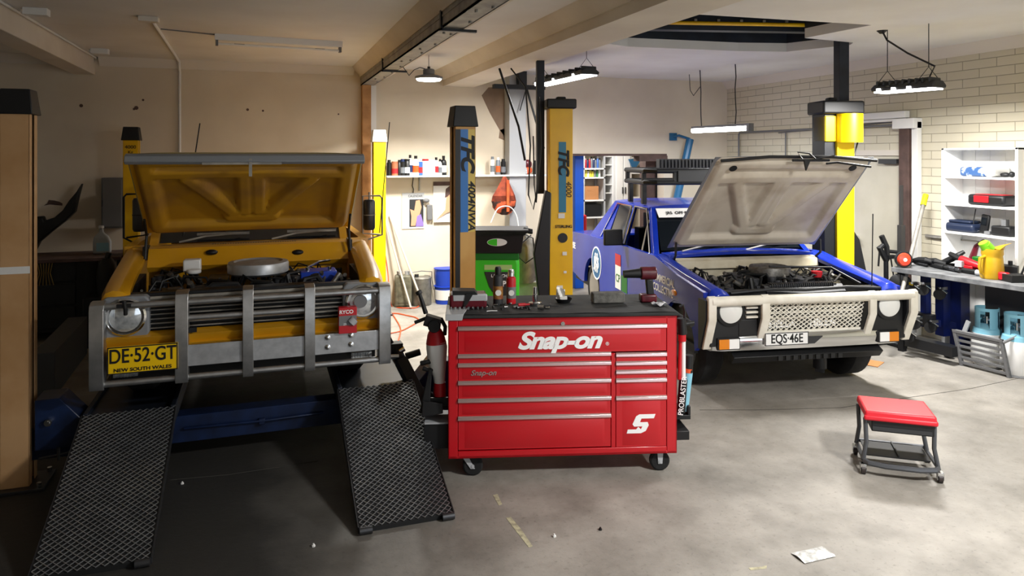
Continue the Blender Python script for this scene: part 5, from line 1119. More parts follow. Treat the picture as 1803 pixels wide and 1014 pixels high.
# leaning pipes
for k, (x0, x1, lb) in enumerate(((676, 722, 'pale round pole leaning on the back wall, the left one'), (686, 745, 'pale round pole leaning on the back wall, the right one'))):
    a, c_ = wy(x0, 380, .02), W.z(x1, 536, .01); c_ = Vector((wy(x1, 520, .3).x, YB-.35, .02))
    b = MB(); b.cyl(c_, (a.x, YB-.02, a.z), .014, n=10); tag(b.build('leaning_pole', 'cornice_white'), lb, 'pole', 'poles leaning on the back wall')
# jerry can, oil drum, pails
def fl(px, py): q = W.z(px, py, 0); return (q.x, q.y, 0)
t = thing('jerry_can', 'olive-grey metal jerry can on the floor by the back wall', 'jerry can', fl(710, 539), -.2)
b = MB(); b.box(-.12, .12, -.08, .08, 0, .44); b.build('body', 'jerry', t, bevel=.03, seg=3)
b = MB(); b.box(-.07, .07, -.085, -.078, .06, .34); b.build('panel', 'jerry', t, bevel=.01)
for x in (-.055, .055): b = MB(); b.lathe([(0, 0), (.035, 0), (.035, .05), (0, .05)], (x, 0, .44)); b.build('cap', 'light_grey', t)
t = thing('oil_drum', 'dented grey steel drum with wire handle beside the jerry can', 'drum', fl(741, 536))
b = MB(); b.lathe([(0, 0), (.14, 0), (.15, .02), (.145, .2), (.15, .22), (.145, .36), (.15, .38), (.13, .4), (.12, .39), (0, .39)], n=28); b.build('body', 'drum_grey', t); b = MB(); b.lathe([(0, .39), (.03, .39), (.03, .43), (0, .43)], (-.06, 0, 0)); b.build('spout', 'steel_dark', t); b = MB(); b.tube([(-.15, 0, .36), (-.15, -.03, .46), (0, -.05, .48), (.15, -.03, .46), (.16, 0, .34), (.18, -.02, .2)], .006); b.build('handle', 'steel_dark', t)
for z, lb, bm_ in ((0, 'blue and white plastic pail on the floor, lower of two', 'white_paint'), (.25, 'blue plastic pail stacked on top of the white labelled pail', 'blue_plastic')):
    q = fl(783, 533); t = thing('oil_pail', lb, 'pail', (q[0], q[1], z), 0, 'stacked oil pails'); b = MB(); b.lathe([(0, 0), (.13, 0), (.145, .235), (.155, .24), (.155, .25), (.0, .25)], n=30); b.build('pail', 'blue_plastic', t)
    if z == 0: b = MB(); b.lathe([(.12, .06), (.137, .06), (.146, .2), (.13, .2)], n=30); b.build('label_band', 'white_paint', t)
# green fluid machine
q = Z(876, 274, 7.4); t = thing('fluid_machine', 'green wheeled service machine with black top tray behind the tool chest', 'machine', (q.x, q.y, 0), -TH)
b = MB(); b.loft([[(x*k, y, z) for x, y in ((-.25, -.16), (.22, -.16), (.22, .16), (-.25, .16))] for z, k in ((.1, .95), (.5, 1.0), (1.0, 1.02), (1.12, .9))]); b.build('housing', 'green_plastic', t, bevel=.03, seg=3)
b = MB(); b.prism([(-.13, .93), (.15, .93), (.13, .70), (.06, .62), (-.0, .66), (-.08, .78)], 1, -.172, -.16); b.build('front_panel', 'dark_grey', t, bevel=.004)
text('lettering', 'LAUNCH', .04, 'ink_white', t, (.02, -.174, .89), bold=.001); text('lettering', 'SRP', .075, 'ink_white', t, (.03, -.174, .81), bold=.003)
b = MB(); b.box(-.13, .15, -.165, -.16, .95, 1.0); b.build('info_strip', mat('pale_green', '#a8c87c', .5), t); b = MB()
for k in range(4): b.box(-.2+k*.05, -.19+k*.05, -.164, -.158, .3, .7-k*.04)
b.build('groove', 'green_dark', t)
b = MB(); b.box(-.25, .22, -.18, .16, 1.05, 1.14); b.build('collar', 'green_dark', t, bevel=.01)
b = MB(); b.loft([[(x, y, z) for x, y in ((-.28*k, -.24*k), (.28*k, -.24*k), (.28*k, .18), (-.28*k, .18))] for z, k in ((1.12, .86), (1.30, .95), (1.34, 1.12), (1.36, 1.14))]); b.tube([(.26, -.1, 1.35), (.34, -.1, 1.33), (.36, -.1, 1.33)], .03); tr = b.build('top_tray', 'black_plastic', t, bevel=.01)
b = MB(); P_ = [(.0+.10*math.cos(a)*1.0, 1.235+.038*math.sin(a)) for a in [2*math.pi*i/32 for i in range(32)]]; b.prism([(x-.0, z) for x, z in P_], 1, -.232, -.205); b.build('oval_badge', 'white_paint', tr, label='oval green and white badge')
b = MB(); P_ = [(-.095*abs(math.cos(a)), 1.235+.034*math.sin(a)) for a in [math.pi/2+math.pi*i/16 for i in range(17)]]; b.prism(P_, 1, -.2335, -.2305); b.build('badge_half', 'green_plastic', tr)
b = MB()
for x in (-.2, .2): b.cyl((x, -.14, .05), (x+.03, -.14, .05), .05)
b.build('wheel', 'rubber', t)
# grey oxygen-like tank / vacuum behind
q = Z(925, 274, 8.0); t = thing('sprayer_tank', 'tall grey metal canister with black hose right of the green machine', 'tank', (q.x, q.y, 0), -TH)
b = MB(); b.lathe([(0, .05), (.17, .05), (.18, .5), (.19, .52)], n=24) if False else b.box(-.17, .17, -.1, .12, .3, .72); b.build('lower_tank', mat('galv', '#8b9296', .45, .4, '#a6adb0', 6), t, bevel=.02)
b = MB(); b.lathe([(0, .70), (.15, .70), (.17, .85), (.15, 1.1), (.08, 1.2), (.04, 1.24), (0, 1.24)], (-.03, 0, 0), n=24); b.lathe([(0, .05), (.1, .05), (.1, 1.0), (.06, 1.12), (0, 1.16)], (.2, .12, 0), n=18); b.build('upper_tank', 'drum_grey', t)
b = MB(); b.tube([(-.03, -.02, 1.24), (.08, -.16, 1.2), (.1, -.18, 1.0), (.0, -.19, .93), (-.08, -.19, 1.0), (-.04, -.16, 1.15), (.06, -.05, 1.22)], .008); b.build('hose', 'black_plastic', t)
# orange air hose on the floor
t = thing('air_hose', 'orange air hose lying in loops on the pale floor left of the tool chest', 'hose', (0, 0, 0))
def curve(pts, r, m, name, par, z=.012, n=6):
    P = [Vector(p) for p in pts]; out = []
    for i in range(len(P)-1):
        p0, p1, p2, p3 = P[max(i-1, 0)], P[i], P[i+1], P[min(i+2, len(P)-1)]
        for k in range(8):
            t_ = k/8; out.append(.5*((2*p1)+(-p0+p2)*t_+(2*p0-5*p1+4*p2-p3)*t_*t_+(-p0+3*p1-3*p2+p3)*t_**3))
    out.append(P[-1]); b = MB(); b.tube(out, r, n); return b.build(name, m, par)
t0_, z0_ = CORD; curve([(-.22, -.05, -.1+z0_), (-.12, -.08, z0_+.10), (.05, -.08, z0_+.12), (.16, -.08, z0_-.02), (.2, -.08, z0_-.3)], .008, 'white_paint', 'pale_cord', t0_)
F_ = lambda px, py: Vector((*fl(px, py)[:2], .008))
curve([F_(686, 588), F_(705, 584), F_(722, 576), F_(737, 566), F_(732, 560), F_(715, 556), F_(700, 553), F_(686, 553)], .008, 'hose_orange', 'loop', t)
curve([F_(684, 545), F_(695, 560), F_(705, 578), F_(704, 592), F_(700, 604)], .008, 'hose_orange', 'loop', t)
curve([Vector((wy(677, 440, .2).x, YB-.2, .8)), Vector((wy(683, 480, .3).x, YB-.3, .5)), Vector((wy(685, 500, .4).x, YB-.4, .3)), F_(690, 540), F_(705, 543), F_(730, 543), F_(740, 538)], .008, 'hose_orange', 'loop', t)
# black hydraulic jack leaning on the hoist
a = Z(694, 612, 5.5); c_ = Z(734, 690, 5.3)
t = thing('trolley_jack', 'black hydraulic jack leaning between the right ramp and the tool chest', 'jack', (c_.x, c_.y, 0))
A, B_ = Vector((a.x-c_.x, a.y-c_.y, a.z)), Vector((0, 0, c_.z)); d_ = A-B_
b = MB(); b.tube([B_-d_*.5, B_, A-d_*.3], .06, n=4); b.tube([A-d_*.3, A], .045, n=10); b.cbox(A, (.12, .1, .08)); b.cyl(A+Vector((-.02, 0, .03)), A+Vector((-.05, 0, .09)), .02); b.cyl(A-d_*.2+Vector((.05, -.02, 0)), A-d_*.2+Vector((.16, -.04, .03)), .025); b.build('cylinder', 'black_plastic', t, bevel=.004)
b = MB(); b.cyl(A+Vector((.03, -.05, -.02)), A+Vector((.07, -.05, -.0)), .02); b.cyl(A-d_*.15+Vector((-.06, -.05, 0)), A-d_*.15+Vector((.0, -.06, 0)), .018); b.build('valve', 'chrome', t)
b = MB(); b.hexa([(-.02, -.0, 0), (.22, 0, 0), (.22, .5, 0), (-.02, .5, 0)], [(.0, .0, .42), (.18, 0, .3), (.18, .45, .3), (.0, .45, .42)]); b.build('chassis', 'navy_dark', t, bevel=.01)
# ------------------------------------------------------------------ storeroom contents
YS = YB+1.75
def ys(px, py, y=YS): return W.y(px, py, y)
b = MB(); a = wy(1017, 300, -.35); b.box(a.x-.075, a.x+.075, YB+.28, YB+.42, 0, 2.6); tag(b.build('blue_post', 'blue_post', bevel=.006), 'bright blue square steel post just inside the storeroom opening', 'post')
x0, x1 = ys(1027, 300).x, ys(1066, 300).x; zs_ = [ys(1040, y).z for y in (273, 297, 313, 353, 383)]
t = thing('storage_rack', 'white storeroom rack with bottles and a cardboard box', 'shelving', (0, 0, 0))
b = MB()
for z in zs_: b.box(x0, x1, YS, YS+.4, z-.015, z+.01)
b.build('shelf_board', 'white_paint', t); b = MB()
for x in (x0, x1-.03):
    for y in (YS, YS+.37): b.box(x, x+.03, y, y+.03, 0, 2.3)
b.build('upright', 'light_grey', t)
G2 = 'bottles on the storeroom rack'; rnd = random.Random(4)
for r_i, (z, n, hh) in enumerate(((zs_[1]+.011, 9, .2), (zs_[2]+.011, 8, .15))):
    for k in range(n):
        c1 = rnd.choice(['b_navy', 'b_blue', 'b_grey', 'b_red'] if r_i == 0 else ['b_yellow', 'b_white', 'b_yellow', 'b_green', 'b_grey'])
        col_ = {'b_navy': 'navy', 'b_blue': 'blue', 'b_grey': 'grey', 'b_red': 'red', 'b_yellow': 'yellow', 'b_white': 'white', 'b_green': 'green'}[c1]
        bottle(x0+.05+k*(x1-x0-.08)/n, YS+.1, z, hh*rnd.uniform(.8, 1.1), .022, c1, 'b_white' if k % 2 else 'b_black', col_+' bottle number of its row on the '+('upper' if r_i == 0 else 'middle')+' board of the storeroom rack', G2, k % 3)['label'] = '%s bottle, %s from left, on the %s board of the storeroom rack' % (col_, ['first', 'second', 'third', 'fourth', 'fifth', 'sixth', 'seventh', 'eighth', 'ninth'][k], 'upper' if r_i == 0 else 'middle')
a, c_ = ys(1029, 350), ys(1056, 328); b = MB(); b.box(a.x, c_.x, YS+.05, YS+.35, zs_[3]+.011, c_.z); b.box(a.x+.09, a.x+.15, YS+.045, YS+.05, c_.z-.08, c_.z-.05); tag(b.build('cardboard_box', 'cardboard'), 'brown cardboard box on the storeroom rack', 'box')
b = MB(); b.box(x0+.04, x1-.06, YS+.04, YS+.36, zs_[4]+.011, zs_[4]+.24); tag(b.build('storage_tub', 'black_plastic', bevel=.01), 'black storage tub on the lowest visible board of the storeroom rack', 'tub')
a = ys(1021, 388, YB+.9); b = MB(); b.box(a.x-.09, a.x+.09, YB+.8, YB+.95, 0, a.z+.1); tag(b.build('red_canister', 'red_plastic', bevel=.03), 'pinkish red canister standing behind the blue post', 'canister')
# ladder-like white rack and cupboard
x0, x1 = ys(1070, 300).x, ys(1082, 300).x; t = thing('narrow_rack', 'narrow white open rack between the bottle rack and the cupboard', 'shelving', (0, 0, 0)); b = MB()
for y in (275, 290, 308, 325, 340): z = ys(1075, y).z; b.box(x0, x1, YS+.1, YS+.4, z-.015, z+.005)
b.box(x0-.03, x0, YS+.1, YS+.4, 0, 2.15); b.box(x1, x1+.03, YS+.1, YS+.4, 0, 2.15); b.build('frame', 'white_paint', t)
x0, x1 = ys(1084, 300).x, ys(1110, 300).x; t = thing('white_cupboard', 'white two door cupboard in the storeroom behind the roof rack', 'cupboard', (0, 0, 0)); b = MB(); b.box(x0, x1, YS, YS+.4, 0, 2.16); b.build('carcass', 'white_paint', t, bevel=.005)
for k in (0, 1):
    b = MB(); xa = x0+.01+k*(x1-x0)/2; b.box(xa, xa+(x1-x0)/2-.02, YS-.02, YS, .05, 2.12); d = b.build('door', 'white_gloss', t, bevel=.004); b = MB(); b.box(xa+(.22 if k == 0 else .03)*((x1-x0)/.6), xa+.02+(.22 if k == 0 else .03)*((x1-x0)/.6), YS-.035, YS-.02, 1.4, 1.52); b.build('handle', 'steel_dark', d)
x0, x1 = ys(1112, 300).x, ys(1134, 300).x; t = thing('open_shelf', 'white open shelf with small jars under a blue funnel-shaped sign', 'shelf', (0, 0, 0)); b = MB()
for y in (278, 296, 305, 348): z = ys(1120, y).z; b.box(x0, x1, YS, YS+.3, z-.012, z+.012)
b.box(x0-.02, x0, YS, YS+.3, 0, 2.18); b.box(x1, x1+.02, YS, YS+.3, 0, 2.18); b.build('frame', 'white_paint', t)
z = ys(1120, 305).z
for k in range(5): bottle(x0+.05+k*.07, YS+.1, z-.0, .08, .02, 'b_white', 'b_black', '%s jar from the left under the blue sign in the storeroom' % ['first', 'second', 'third', 'fourth', 'fifth'][k], 'jars in the storeroom', 2)
z = ys(1120, 305).z+.012
a = [ys(x, y, YS-.05) for x, y in ((1107, 280), (1129, 280), (1120, 294), (1113, 294))]; b = MB(); b.prism([(p.x, p.z) for p in a], 1, YS-.06, YS-.03); tag(b.build('blue_sign', 'blue_pipe'), 'blue trapezoid-shaped bin hanging in the storeroom', 'bin')
a, c_ = wy(1137, 274, -.3), wy(1172, 274, -.3); b = MB(); b.box(a.x, (a.x+c_.x)/2, YB+.3, YB+.5, 0, 2.1); tag(b.build('brown_panel', 'brown_steel', bevel=.004), 'brown steel panel at the right side of the storeroom opening', 'panel')
b = MB(); b.box((a.x+c_.x)/2+.005, c_.x, YB+.3, YB+.55, 0, 2.08); tag(b.build('dark_cabinet', 'dark_grey', bevel=.006), 'dark grey tall cabinet at the right side of the storeroom opening', 'cabinet')
# blue pipe from the wall
a, c_ = wy(1212, 245, .15), wy(1190, 345, .15); b = MB(); b.tube([(a.x, YB-.2, a.z), (c_.x, YB-.2, c_.z), (c_.x-.25, YB-.2, .3)], .06, n=10); b.tube([(a.x, YB-.2, a.z), (a.x-.14, YB-.1, a.z+.06), (a.x-.2, YB-.02, a.z+.04)], .02); b.box(a.x-.26, a.x-.14, YB-.04, YB, a.z-.02, a.z+.1)
tag(b.build('blue_pipe', 'blue_pipe'), 'dull blue slanting hoist column of the machine behind the blue car', 'pipe')
# ------------------------------------------------------------------ right side
XF = 7.0
t = thing('bookcase', 'white open bookcase standing against the painted brick wall', 'bookcase', (XF, 0, 0)); y0, y1 = 5.02, 5.86; zt_ = 2.18
b = MB(); b.box(0, .295, y1-.03, y1, 0, zt_); b.box(0, .295, y0, y0+.03, 0, zt_); b.box(0, .295, y0, y1, zt_-.02, zt_); b.box(.28, .295, y0, y1, 0, zt_)
for k in range(1, 5): b.box(.276, .281, y0+k*.165, y0+k*.165+.004, 0, zt_-.02)
b.build('carcass', 'white_gloss', t, bevel=.003)
szs = [1.87, 1.575, 1.275, .95]
for z in szs: b = MB(); b.box(0.005, .28, y0+.03, y1-.03, z-.012, z+.01); b.build('shelf', 'white_gloss', t)
def sh(px, py, x=XF+.14): q = W.x(px, py, x); return q.y, q.z
y_, _ = sh(1722, 300); t = thing('folded_cover', 'blue and silver folded packet on the top bookcase shelf', 'packet', (XF+.14, y_, szs[0]+.011)); b = MB(); b.cbox((0, 0, .05), (.18, .3, .1)); b.build('packet', mat('packet_blue', '#3a5a8a', .3, 0, '#cfd6de', 14, lo=.5, hi=.6), t, bevel=.03, seg=3)
y_, _ = sh(1757, 300); t = thing('paper_roll', 'white rolled paper towel on its side on the top bookcase shelf', 'paper roll', (XF+.12, y_, szs[0]+.075)); b = MB(); b.cyl((-.1, 0, 0), (.1, 0, 0), .064, n=28); b.build('roll', 'paper', t); b = MB(); b.cyl((-.103, 0, 0), (-.1, 0, 0), .04, n=20); b.build('ring', 'light_grey', t); b = MB(); b.cyl((-.106, 0, 0), (-.103, 0, 0), .02, n=16); b.build('core', 'paper', t)
y_, _ = sh(1775, 300); b = MB(); b.ell((0, 0, .025), (.03, .05, .025)); b.ell((0.0, -.07, .03), (.03, .03, .03)); o = tag(b.build('plastic_bungs', 'black_plastic'), 'two small black knobs at the right of the top bookcase shelf', 'knob'); o.location = (XF+.1, y_, szs[0]+.011)
y_, _ = sh(1748, 350); t = thing('diagnostic_case', 'black and red tool kit bag on the second bookcase shelf', 'tool kit', (XF+.13, y_, szs[1]+.011)); b = MB(); b.cbox((0, 0, .055), (.2, .4, .11)); b.build('case', 'black_plastic', t, bevel=.025); b = MB(); b.cbox((-.1, .04, .065), (.02, .16, .07)); b.cbox((0, -.02, .11), (.15, .3, .01)); b.build('red_pocket', 'red_plastic', t, bevel=.004)
y_, _ = sh(1700, 405); t = thing('tool_tray', 'dark blue moulded tool case on the third bookcase shelf', 'tool case', (XF+.13, y_, szs[2]+.011)); b = MB(); b.cbox((0, 0, .045), (.2, .34, .09)); b.build('lower_half', mat('deep_blue', '#17233c', .5), t, bevel=.03, seg=3); b = MB(); b.cbox((.02, .02, .105), (.16, .26, .03)); b.build('upper_half', 'deep_blue', t, bevel=.012)
y_, _ = sh(1737, 395); t = thing('code_reader', 'black handheld reader propped up with its lead on the third shelf', 'reader', (XF+.12, y_, szs[2]+.011)); b = MB(); b.cbox((0, 0, .1), (.03, .09, .2), Matrix.Rotation(.15, 3, 'X')); b.build('body', 'black_plastic', t, bevel=.012); b = MB(); b.cbox((-.018, 0, .13), (.004, .06, .08), Matrix.Rotation(.15, 3, 'X')); b.build('screen', 'glass_dark', t); b = MB(); b.tube([(0, .04, .02), (-.03, .1, .03), (0, .13, .12), (.02, .12, .25)], .005); b.build('lead', 'black_plastic', t)
y_, _ = sh(1772, 410); t = thing('charger', 'black battery charger at the right of the third bookcase shelf', 'charger', (XF+.13, y_, szs[2]+.011)); b = MB(); b.cbox((0, 0, .05), (.16, .2, .1)); b.build('body', 'black_plastic', t, bevel=.015); b = MB(); b.cbox((.02, .02, .13), (.05, .05, .07)); b.cbox((-.05, .14, .02), (.06, .06, .03)); b.build('plug', 'mid_grey', t)
# bench
BZ = .90; bq = [W.z(1569, 470, BZ), W.z(1812, 506, BZ)]
P0, P1 = bq[0].to_2d(), bq[1].to_2d(); d_ = (P1-P0).normalized(); nrm = Vector((-d_.y, d_.x)); nrm = nrm if nrm.x > 0 else -nrm; dep = .42; P1 = P1+d_*.5
t = thing('workbench', 'long grey topped workbench covered with tools below the bookcase', 'workbench', (0, 0, 0))
def quad(a, c_, o0, o1, z0, z1, b):
    p = [a+nrm*o0, c_+nrm*o0, c_+nrm*o1, a+nrm*o1]; b.hexa([(*q, z0) for q in p], [(*q, z1) for q in p])
b = MB(); quad(P0, P1, 0, dep, BZ-.05, BZ, b); b.build('bench_top', mat('bench_grey', '#56585a', .6, 0, '#7c7e80', 9), t, bevel=.004)
for k in (.02, 1.0): b = MB(); a = P0.lerp(P1, k*.97); quad(a, a+d_*.06, .06, .12, 0, BZ-.05, b); b.build('leg', 'black_paint', t)
b = MB(); quad(P0+d_*.75, P1, .39, .41, .05, BZ-.05, b); b.build('shade_sheet', 'dark_grey', t)  # dark sheet added where only wall shade lies under the bench
def bn(px, py): q = W.z(px, py, BZ); return (q.x, q.y, BZ+.001)
def put(o, px, py, rz=0): o.location = bn(px, py); o.rotation_euler = (0, 0, rz); return o
RZ = math.atan2(d_.y, d_.x)
t = thing('oil_jug', 'tall yellow oil jug with spout and green lid on the bench edge', 'jug', bn(1747, 490), -TH)
b = MB(); b.lathe([(0, 0), (.098, 0), (.105, .02), (.092, .2), (.088, .22), (.096, .24), (.094, .29), (.085, .285), (.085, .02), (0, .015)], n=30); b.build('jug', 'yellow_jug', t); b = MB(); b.loft([[(.02, -.05, .22), (.09, 0, .20), (.02, .05, .22)], [(.03, -.07, .29), (.13, 0, .315), (.03, .07, .29)], [(.12, -.02, .325), (.2, 0, .345), (.12, .02, .325)]]); b.build('spout', 'yellow_jug', t)
b = MB(); b.tube([(-.08, -.02, .22), (-.14, -.03, .2), (-.145, -.03, .12), (-.13, -.03, .06), (-.09, -.02, .03)], .015); b.build('handle', 'yellow_jug', t); b = MB(); b.cyl((-.05, 0, .29), (-.09, -.0, .35), .05, .045); b.cyl((-.02, 0, .28), (-.07, 0, .33), .05); b.build('lid', mat('lime', '#7fd11f', .4), t)
t = thing('reflector_lamp', 'round orange warning lamp lying at the left end of the bench', 'lamp', bn(1592, 472), -TH-.1); b = MB(); b.cyl((0, .0, .09), (0, .04, .09), .085, n=28); b.build('housing', 'black_plastic', t); b = MB(); b.lathe([(.072, 0), (.06, .02), (.02, .03), (.001, .03)], (0, 0, .09), (0, -1, 0), 28); b.build('lens', mat('orange_lens', '#c9412a', .2, coat=.5), t); b = MB(); b.lathe([(.02, 0), (.001, .008)], (0, -.03, .09), (0, -1, 0), 12); b.build('centre', 'white_gloss', t)
t = thing('red_grinder', 'red and black power tool lying in the middle of the bench', 'power tool', bn(1700, 480), RZ); b = MB(); b.tube([(.2, 0, .07), (.05, .0, .1), (-.06, .02, .13)], [.03, .045, .04], n=14); b.cbox((.02, 0, .05), (.14, .08, .06)); b.build('body', 'red_plastic', t, bevel=.006)
b = MB(); b.tube([(.2, 0, .07), (.34, -.02, .05)], [.02, .02]); b.tube([(-.06, .02, .13), (-.18, .03, .17)], [.035, .025]); b.cyl((.0, -.05, .03), (.28, -.07, .03), .026); b.build('grip', 'black_plastic', t); b = MB(); b.cbox((-.03, -.05, .09), (.07, .05, .06)); b.cyl((.16, -.09, .03), (.3, -.1, .03), .03); b.build('fitting', 'light_grey', t)
t = thing('rod_and_tools', 'black and red pump grip standing against the bookcase behind the bench tools', 'tool', bn(1712, 474)); b = MB(); b.tube([(.05, .03, 0), (.03, .02, .12), (.06, .0, .24), (.08, -.08, .3)], [.05, .035, .025, .03]); b.build('grip', 'case_maroon', t)
rnd = random.Random(9); TL = [(1622, 468, 'black tyre iron heap nearest the orange lamp'), (1640, 470, 'black wrench roll on the left half of the bench'), (1655, 474, 'short black clamp beside the black wrench roll'), (1668, 473, 'black bent bar leaning behind the red power tool'), (1676, 478, 'grey and black socket handle in front of the red tool'), (1722, 480, 'dark green can behind the yellow jug'), (1778, 489, 'black box right of the yellow jug on the bench'), (1788, 496, 'low black tray at the right end of the bench')]
for k, (px, py, lb) in enumerate(TL):
    b = MB(); a = rnd.uniform(-.5, .5)
    if k in (0, 1, 3): b.tube([(-.14, 0, .03), (-.04, .02, .06), (.06, -.01, .07+.05*(k == 3)), (.15, .03, .05+.14*(k == 3))], [.02, .03, .035, .02], n=8); b.cbox((.0, .04, .03), (.14, .06, .05)); b.cyl((-.1, .03, .02), (.1, -.04, .02), .016)
    elif k in (2, 4): b.cyl((-.07, 0, .03), (.05, .01, .03), .026); b.cyl((.05, .01, .03), (.12, .01, .03), .018); b.cbox((0, .05, .025), (.08, .03, .05))
    elif k == 5: b.lathe([(0, 0), (.05, 0), (.05, .16), (0, .17)])
    else: b.cbox((0, 0, .06 if k == 6 else .035), (.14, .18, .12 if k == 6 else .07)); b.cyl((-.0, .05, .1), (0, .05, .16), .02) if k == 6 else b.tube([(0, .05, .05), (.02, .1, .2), (.05, .16, .34)], .01)
    put(tag(b.build(['tyre_iron', 'wrench_roll', 'clamp', 'bent_bar', 'ratchet', 'oil_can', 'black_box', 'black_tray'][k], 'black_plastic' if k not in (4, 5) else ['', '', '', '', 'steel_dark', 'green_dark'][k], bevel=.003), lb, ['tool', 'tool', 'clamp', 'bar', 'tool', 'can', 'box', 'tray'][k]), px, py, RZ+a)
t = thing('first_aid_pouch', 'small red pouch on the bench right of the yellow jug', 'pouch', bn(1768, 494), RZ); b = MB(); b.cbox((0, 0, .04), (.09, .06, .08)); b.build('pouch', 'red_plastic', t, bevel=.015)
# broom with yellow grip, black pole, bicycle-like stand
def ln(pa, za, pb, zb): return None
t = thing('long_pry_pole', 'grey steel pole with yellow grip leaning behind the bench', 'pole', (0, 0, 0)); a = Z(1600, 465, 7.75); c_ = Z(1630, 343, 8.1); m_ = a.lerp(c_, .86)
b = MB(); b.cyl(a+(a-c_)*.9, m_, .022, n=12); b.build('shaft', 'steel_grey', t); b = MB(); b.cyl(m_-(c_-a)*.02, c_, .03, n=12); b.build('grip', mat('grip_yellow', '#d6cf1c', .5), t)
t = thing('jack_handle', 'black square bar standing upright against the brown steel post', 'bar', (XR-.17, 6.5, 0)); b = MB(); b.box(-.03, .03, -.03, .03, .0, 1.28); b.box(-.015, .015, -.015, .015, 1.28, 1.75); b.build('bar', mat('bar_grey', '#3c3a38', .5), t)
t = thing('bicycle_stand', 'black upright work stand with clamp and strap beside the door', 'stand', (0, 0, 0)); p = [Z(x, y, 8.0) for x, y in ((1561, 485), (1560, 458), (1553, 445), (1549, 437), (1556, 430), (1563, 455), (1568, 452), (1561, 435), (1552, 415), (1562, 442), (1600, 446))]
b = MB(); b.cyl((p[0].x, p[0].y, 0), p[1], .025); b.tube(p[1:4]+[p[4]], [.03, .03, .035, .02]); b.tube([p[1], p[5], p[7], p[8]], [.03, .025, .03, .03]); b.tube([p[9], p[10]], .02); b.cbox(p[6], (.1, .05, .04)); b.tube([p[3], p[3]+Vector((-.02, 0, -.2))], .01); b.tube([p[6], p[6]+Vector((.05, 0, -.25))], .008); b.cyl((p[0].x-.25, p[0].y, .03), (p[0].x+.25, p[0].y, .03), .025); b.cyl((p[0].x, p[0].y-.25, .03), (p[0].x, p[0].y+.25, .03), .025); b.build('stand', 'black_plastic', t)
b = MB(); q = Z(1585, 500, 7.7); b.lathe([(.10, -.01), (.115, 0), (.10, .01), (.09, 0)], q, (.6, .8, 0), 24); b.cbox(q, (.02, .02, .3)); tag(b.build('wire_reel', 'black_plastic'), 'black hose ring hanging from the left end of the bench', 'reel')
# engine stand and castor frames in the shade under the bench
t = thing('engine_crane', 'blue and black folded engine crane with castors under the bench', 'crane', (0, 0, 0))
b = MB(); q = [Z(x, y, 7.6) for x, y in ((1630, 480), (1630, 575), (1660, 480), (1660, 590), (1600, 560), (1690, 575), (1690, 490))]
b.tube([q[0], q[1]], .05, n=4); b.tube([q[2], q[3]], .07, n=4); b.tube([q[4], q[5]], .05, n=4); b.tube([Vector((q[6].x, q[6].y, .8)), Vector((q[6].x, q[6].y, .1))], .09, n=4); b.build('frame', mat('crane_blue', '#0c1c5c', .4, 0, '#0a1640', 6), t)
for k, (x, y) in enumerate(((1607, 502), (1627, 502), (1656, 510), (1612, 562), (1640, 568), (1602, 585))):
    p = Z(x, y, 7.45); b = MB(); b.cyl(p+Vector((-.02, 0, -.05)), p+Vector((.02, .02, -.05)), .055, n=20); c_ = b.build('castor', 'rubber', t); b = MB(); b.cbox(p+Vector((0, -.02, .02)), (.09, .05, .03)); b.cyl(p+Vector((-.05, -.03, .03)), p+Vector((.04, -.04, -.03)), .01); b.build('fork', 'chrome', c_)
b = MB(); p = Z(1640, 590, 7.4); b.cbox((p.x, p.y, .14), (.5, .12, .1), Matrix.Rotation(RZ, 3, 'Z')); b.cbox((p.x+.05, p.y+.3, .38), (.5, .1, .12), Matrix.Rotation(RZ, 3, 'Z')); b.build('lower_beam', 'black_paint', t)
# gas bottles in a grey crate
def gasb(px, py, label, sc=1.0):
    f0 = W.at(px, 600, 0, 6.83); t = thing('gas_bottle', label, 'gas bottle', (f0.x, f0.y, 0), .3, 'gas bottles beside the crate'); r = .14*sc
    b = MB(); b.lathe([(0, .02), (r*.8, .02), (r, .08), (r, .30), (r*.85, .38), (r*.4, .42), (0, .425)], n=30); b.build('cylinder_body', 'white_paint', t)
    b = MB(); b.lathe([(r*.98, .30), (r*.87, .381), (r*.4, .423), (0, .43), (0, .42), (r*.4, .41), (r*.8, .37), (r*.95, .30)], n=30); b.build('shoulder', 'lightblue', t)
    b = MB(); 
    for a0, a1 in ((.3, 1.2), (1.9, 2.9), (3.7, 4.5), (5.0, 5.9)):
        n = 6; rr = r*.72; pts_in = [(rr*math.cos(a0+(a1-a0)*i/n), rr*math.sin(a0+(a1-a0)*i/n)) for i in range(n+1)]; pts_out = [(x*1.04, y*1.04) for x, y in pts_in]
        b.prism(pts_in+pts_out[::-1], 2, .38, .56)
    n = 28; b.loft([[(r*.72*k*math.cos(2*math.pi*i/n), r*.72*k*math.sin(2*math.pi*i/n), z) for i in range(n)] for k, z in ((1, .56), (1.06, .56), (1.06, .59), (1, .59), (1, .56))], cap=False); b.build('collar', 'lightblue', t)
    b = MB(); b.cyl((0, 0, .42), (0, 0, .5), .022); b.cyl((0, -.05, .47), (0, .03, .47), .018); b.build('valve', 'chrome', t)
    b = MB(); b.lathe([(r*.75, 0), (r*.78, 0), (r*.78, .05), (r*.75, .05)], n=24); b.build('foot_ring', 'light_grey', t); return t
gasb(1738, 634, 'white gas bottle with light blue collar, left of the two, behind the crate')
gasb(1791, 636, 'white gas bottle with light blue collar, right of the two, nearest the frame edge')
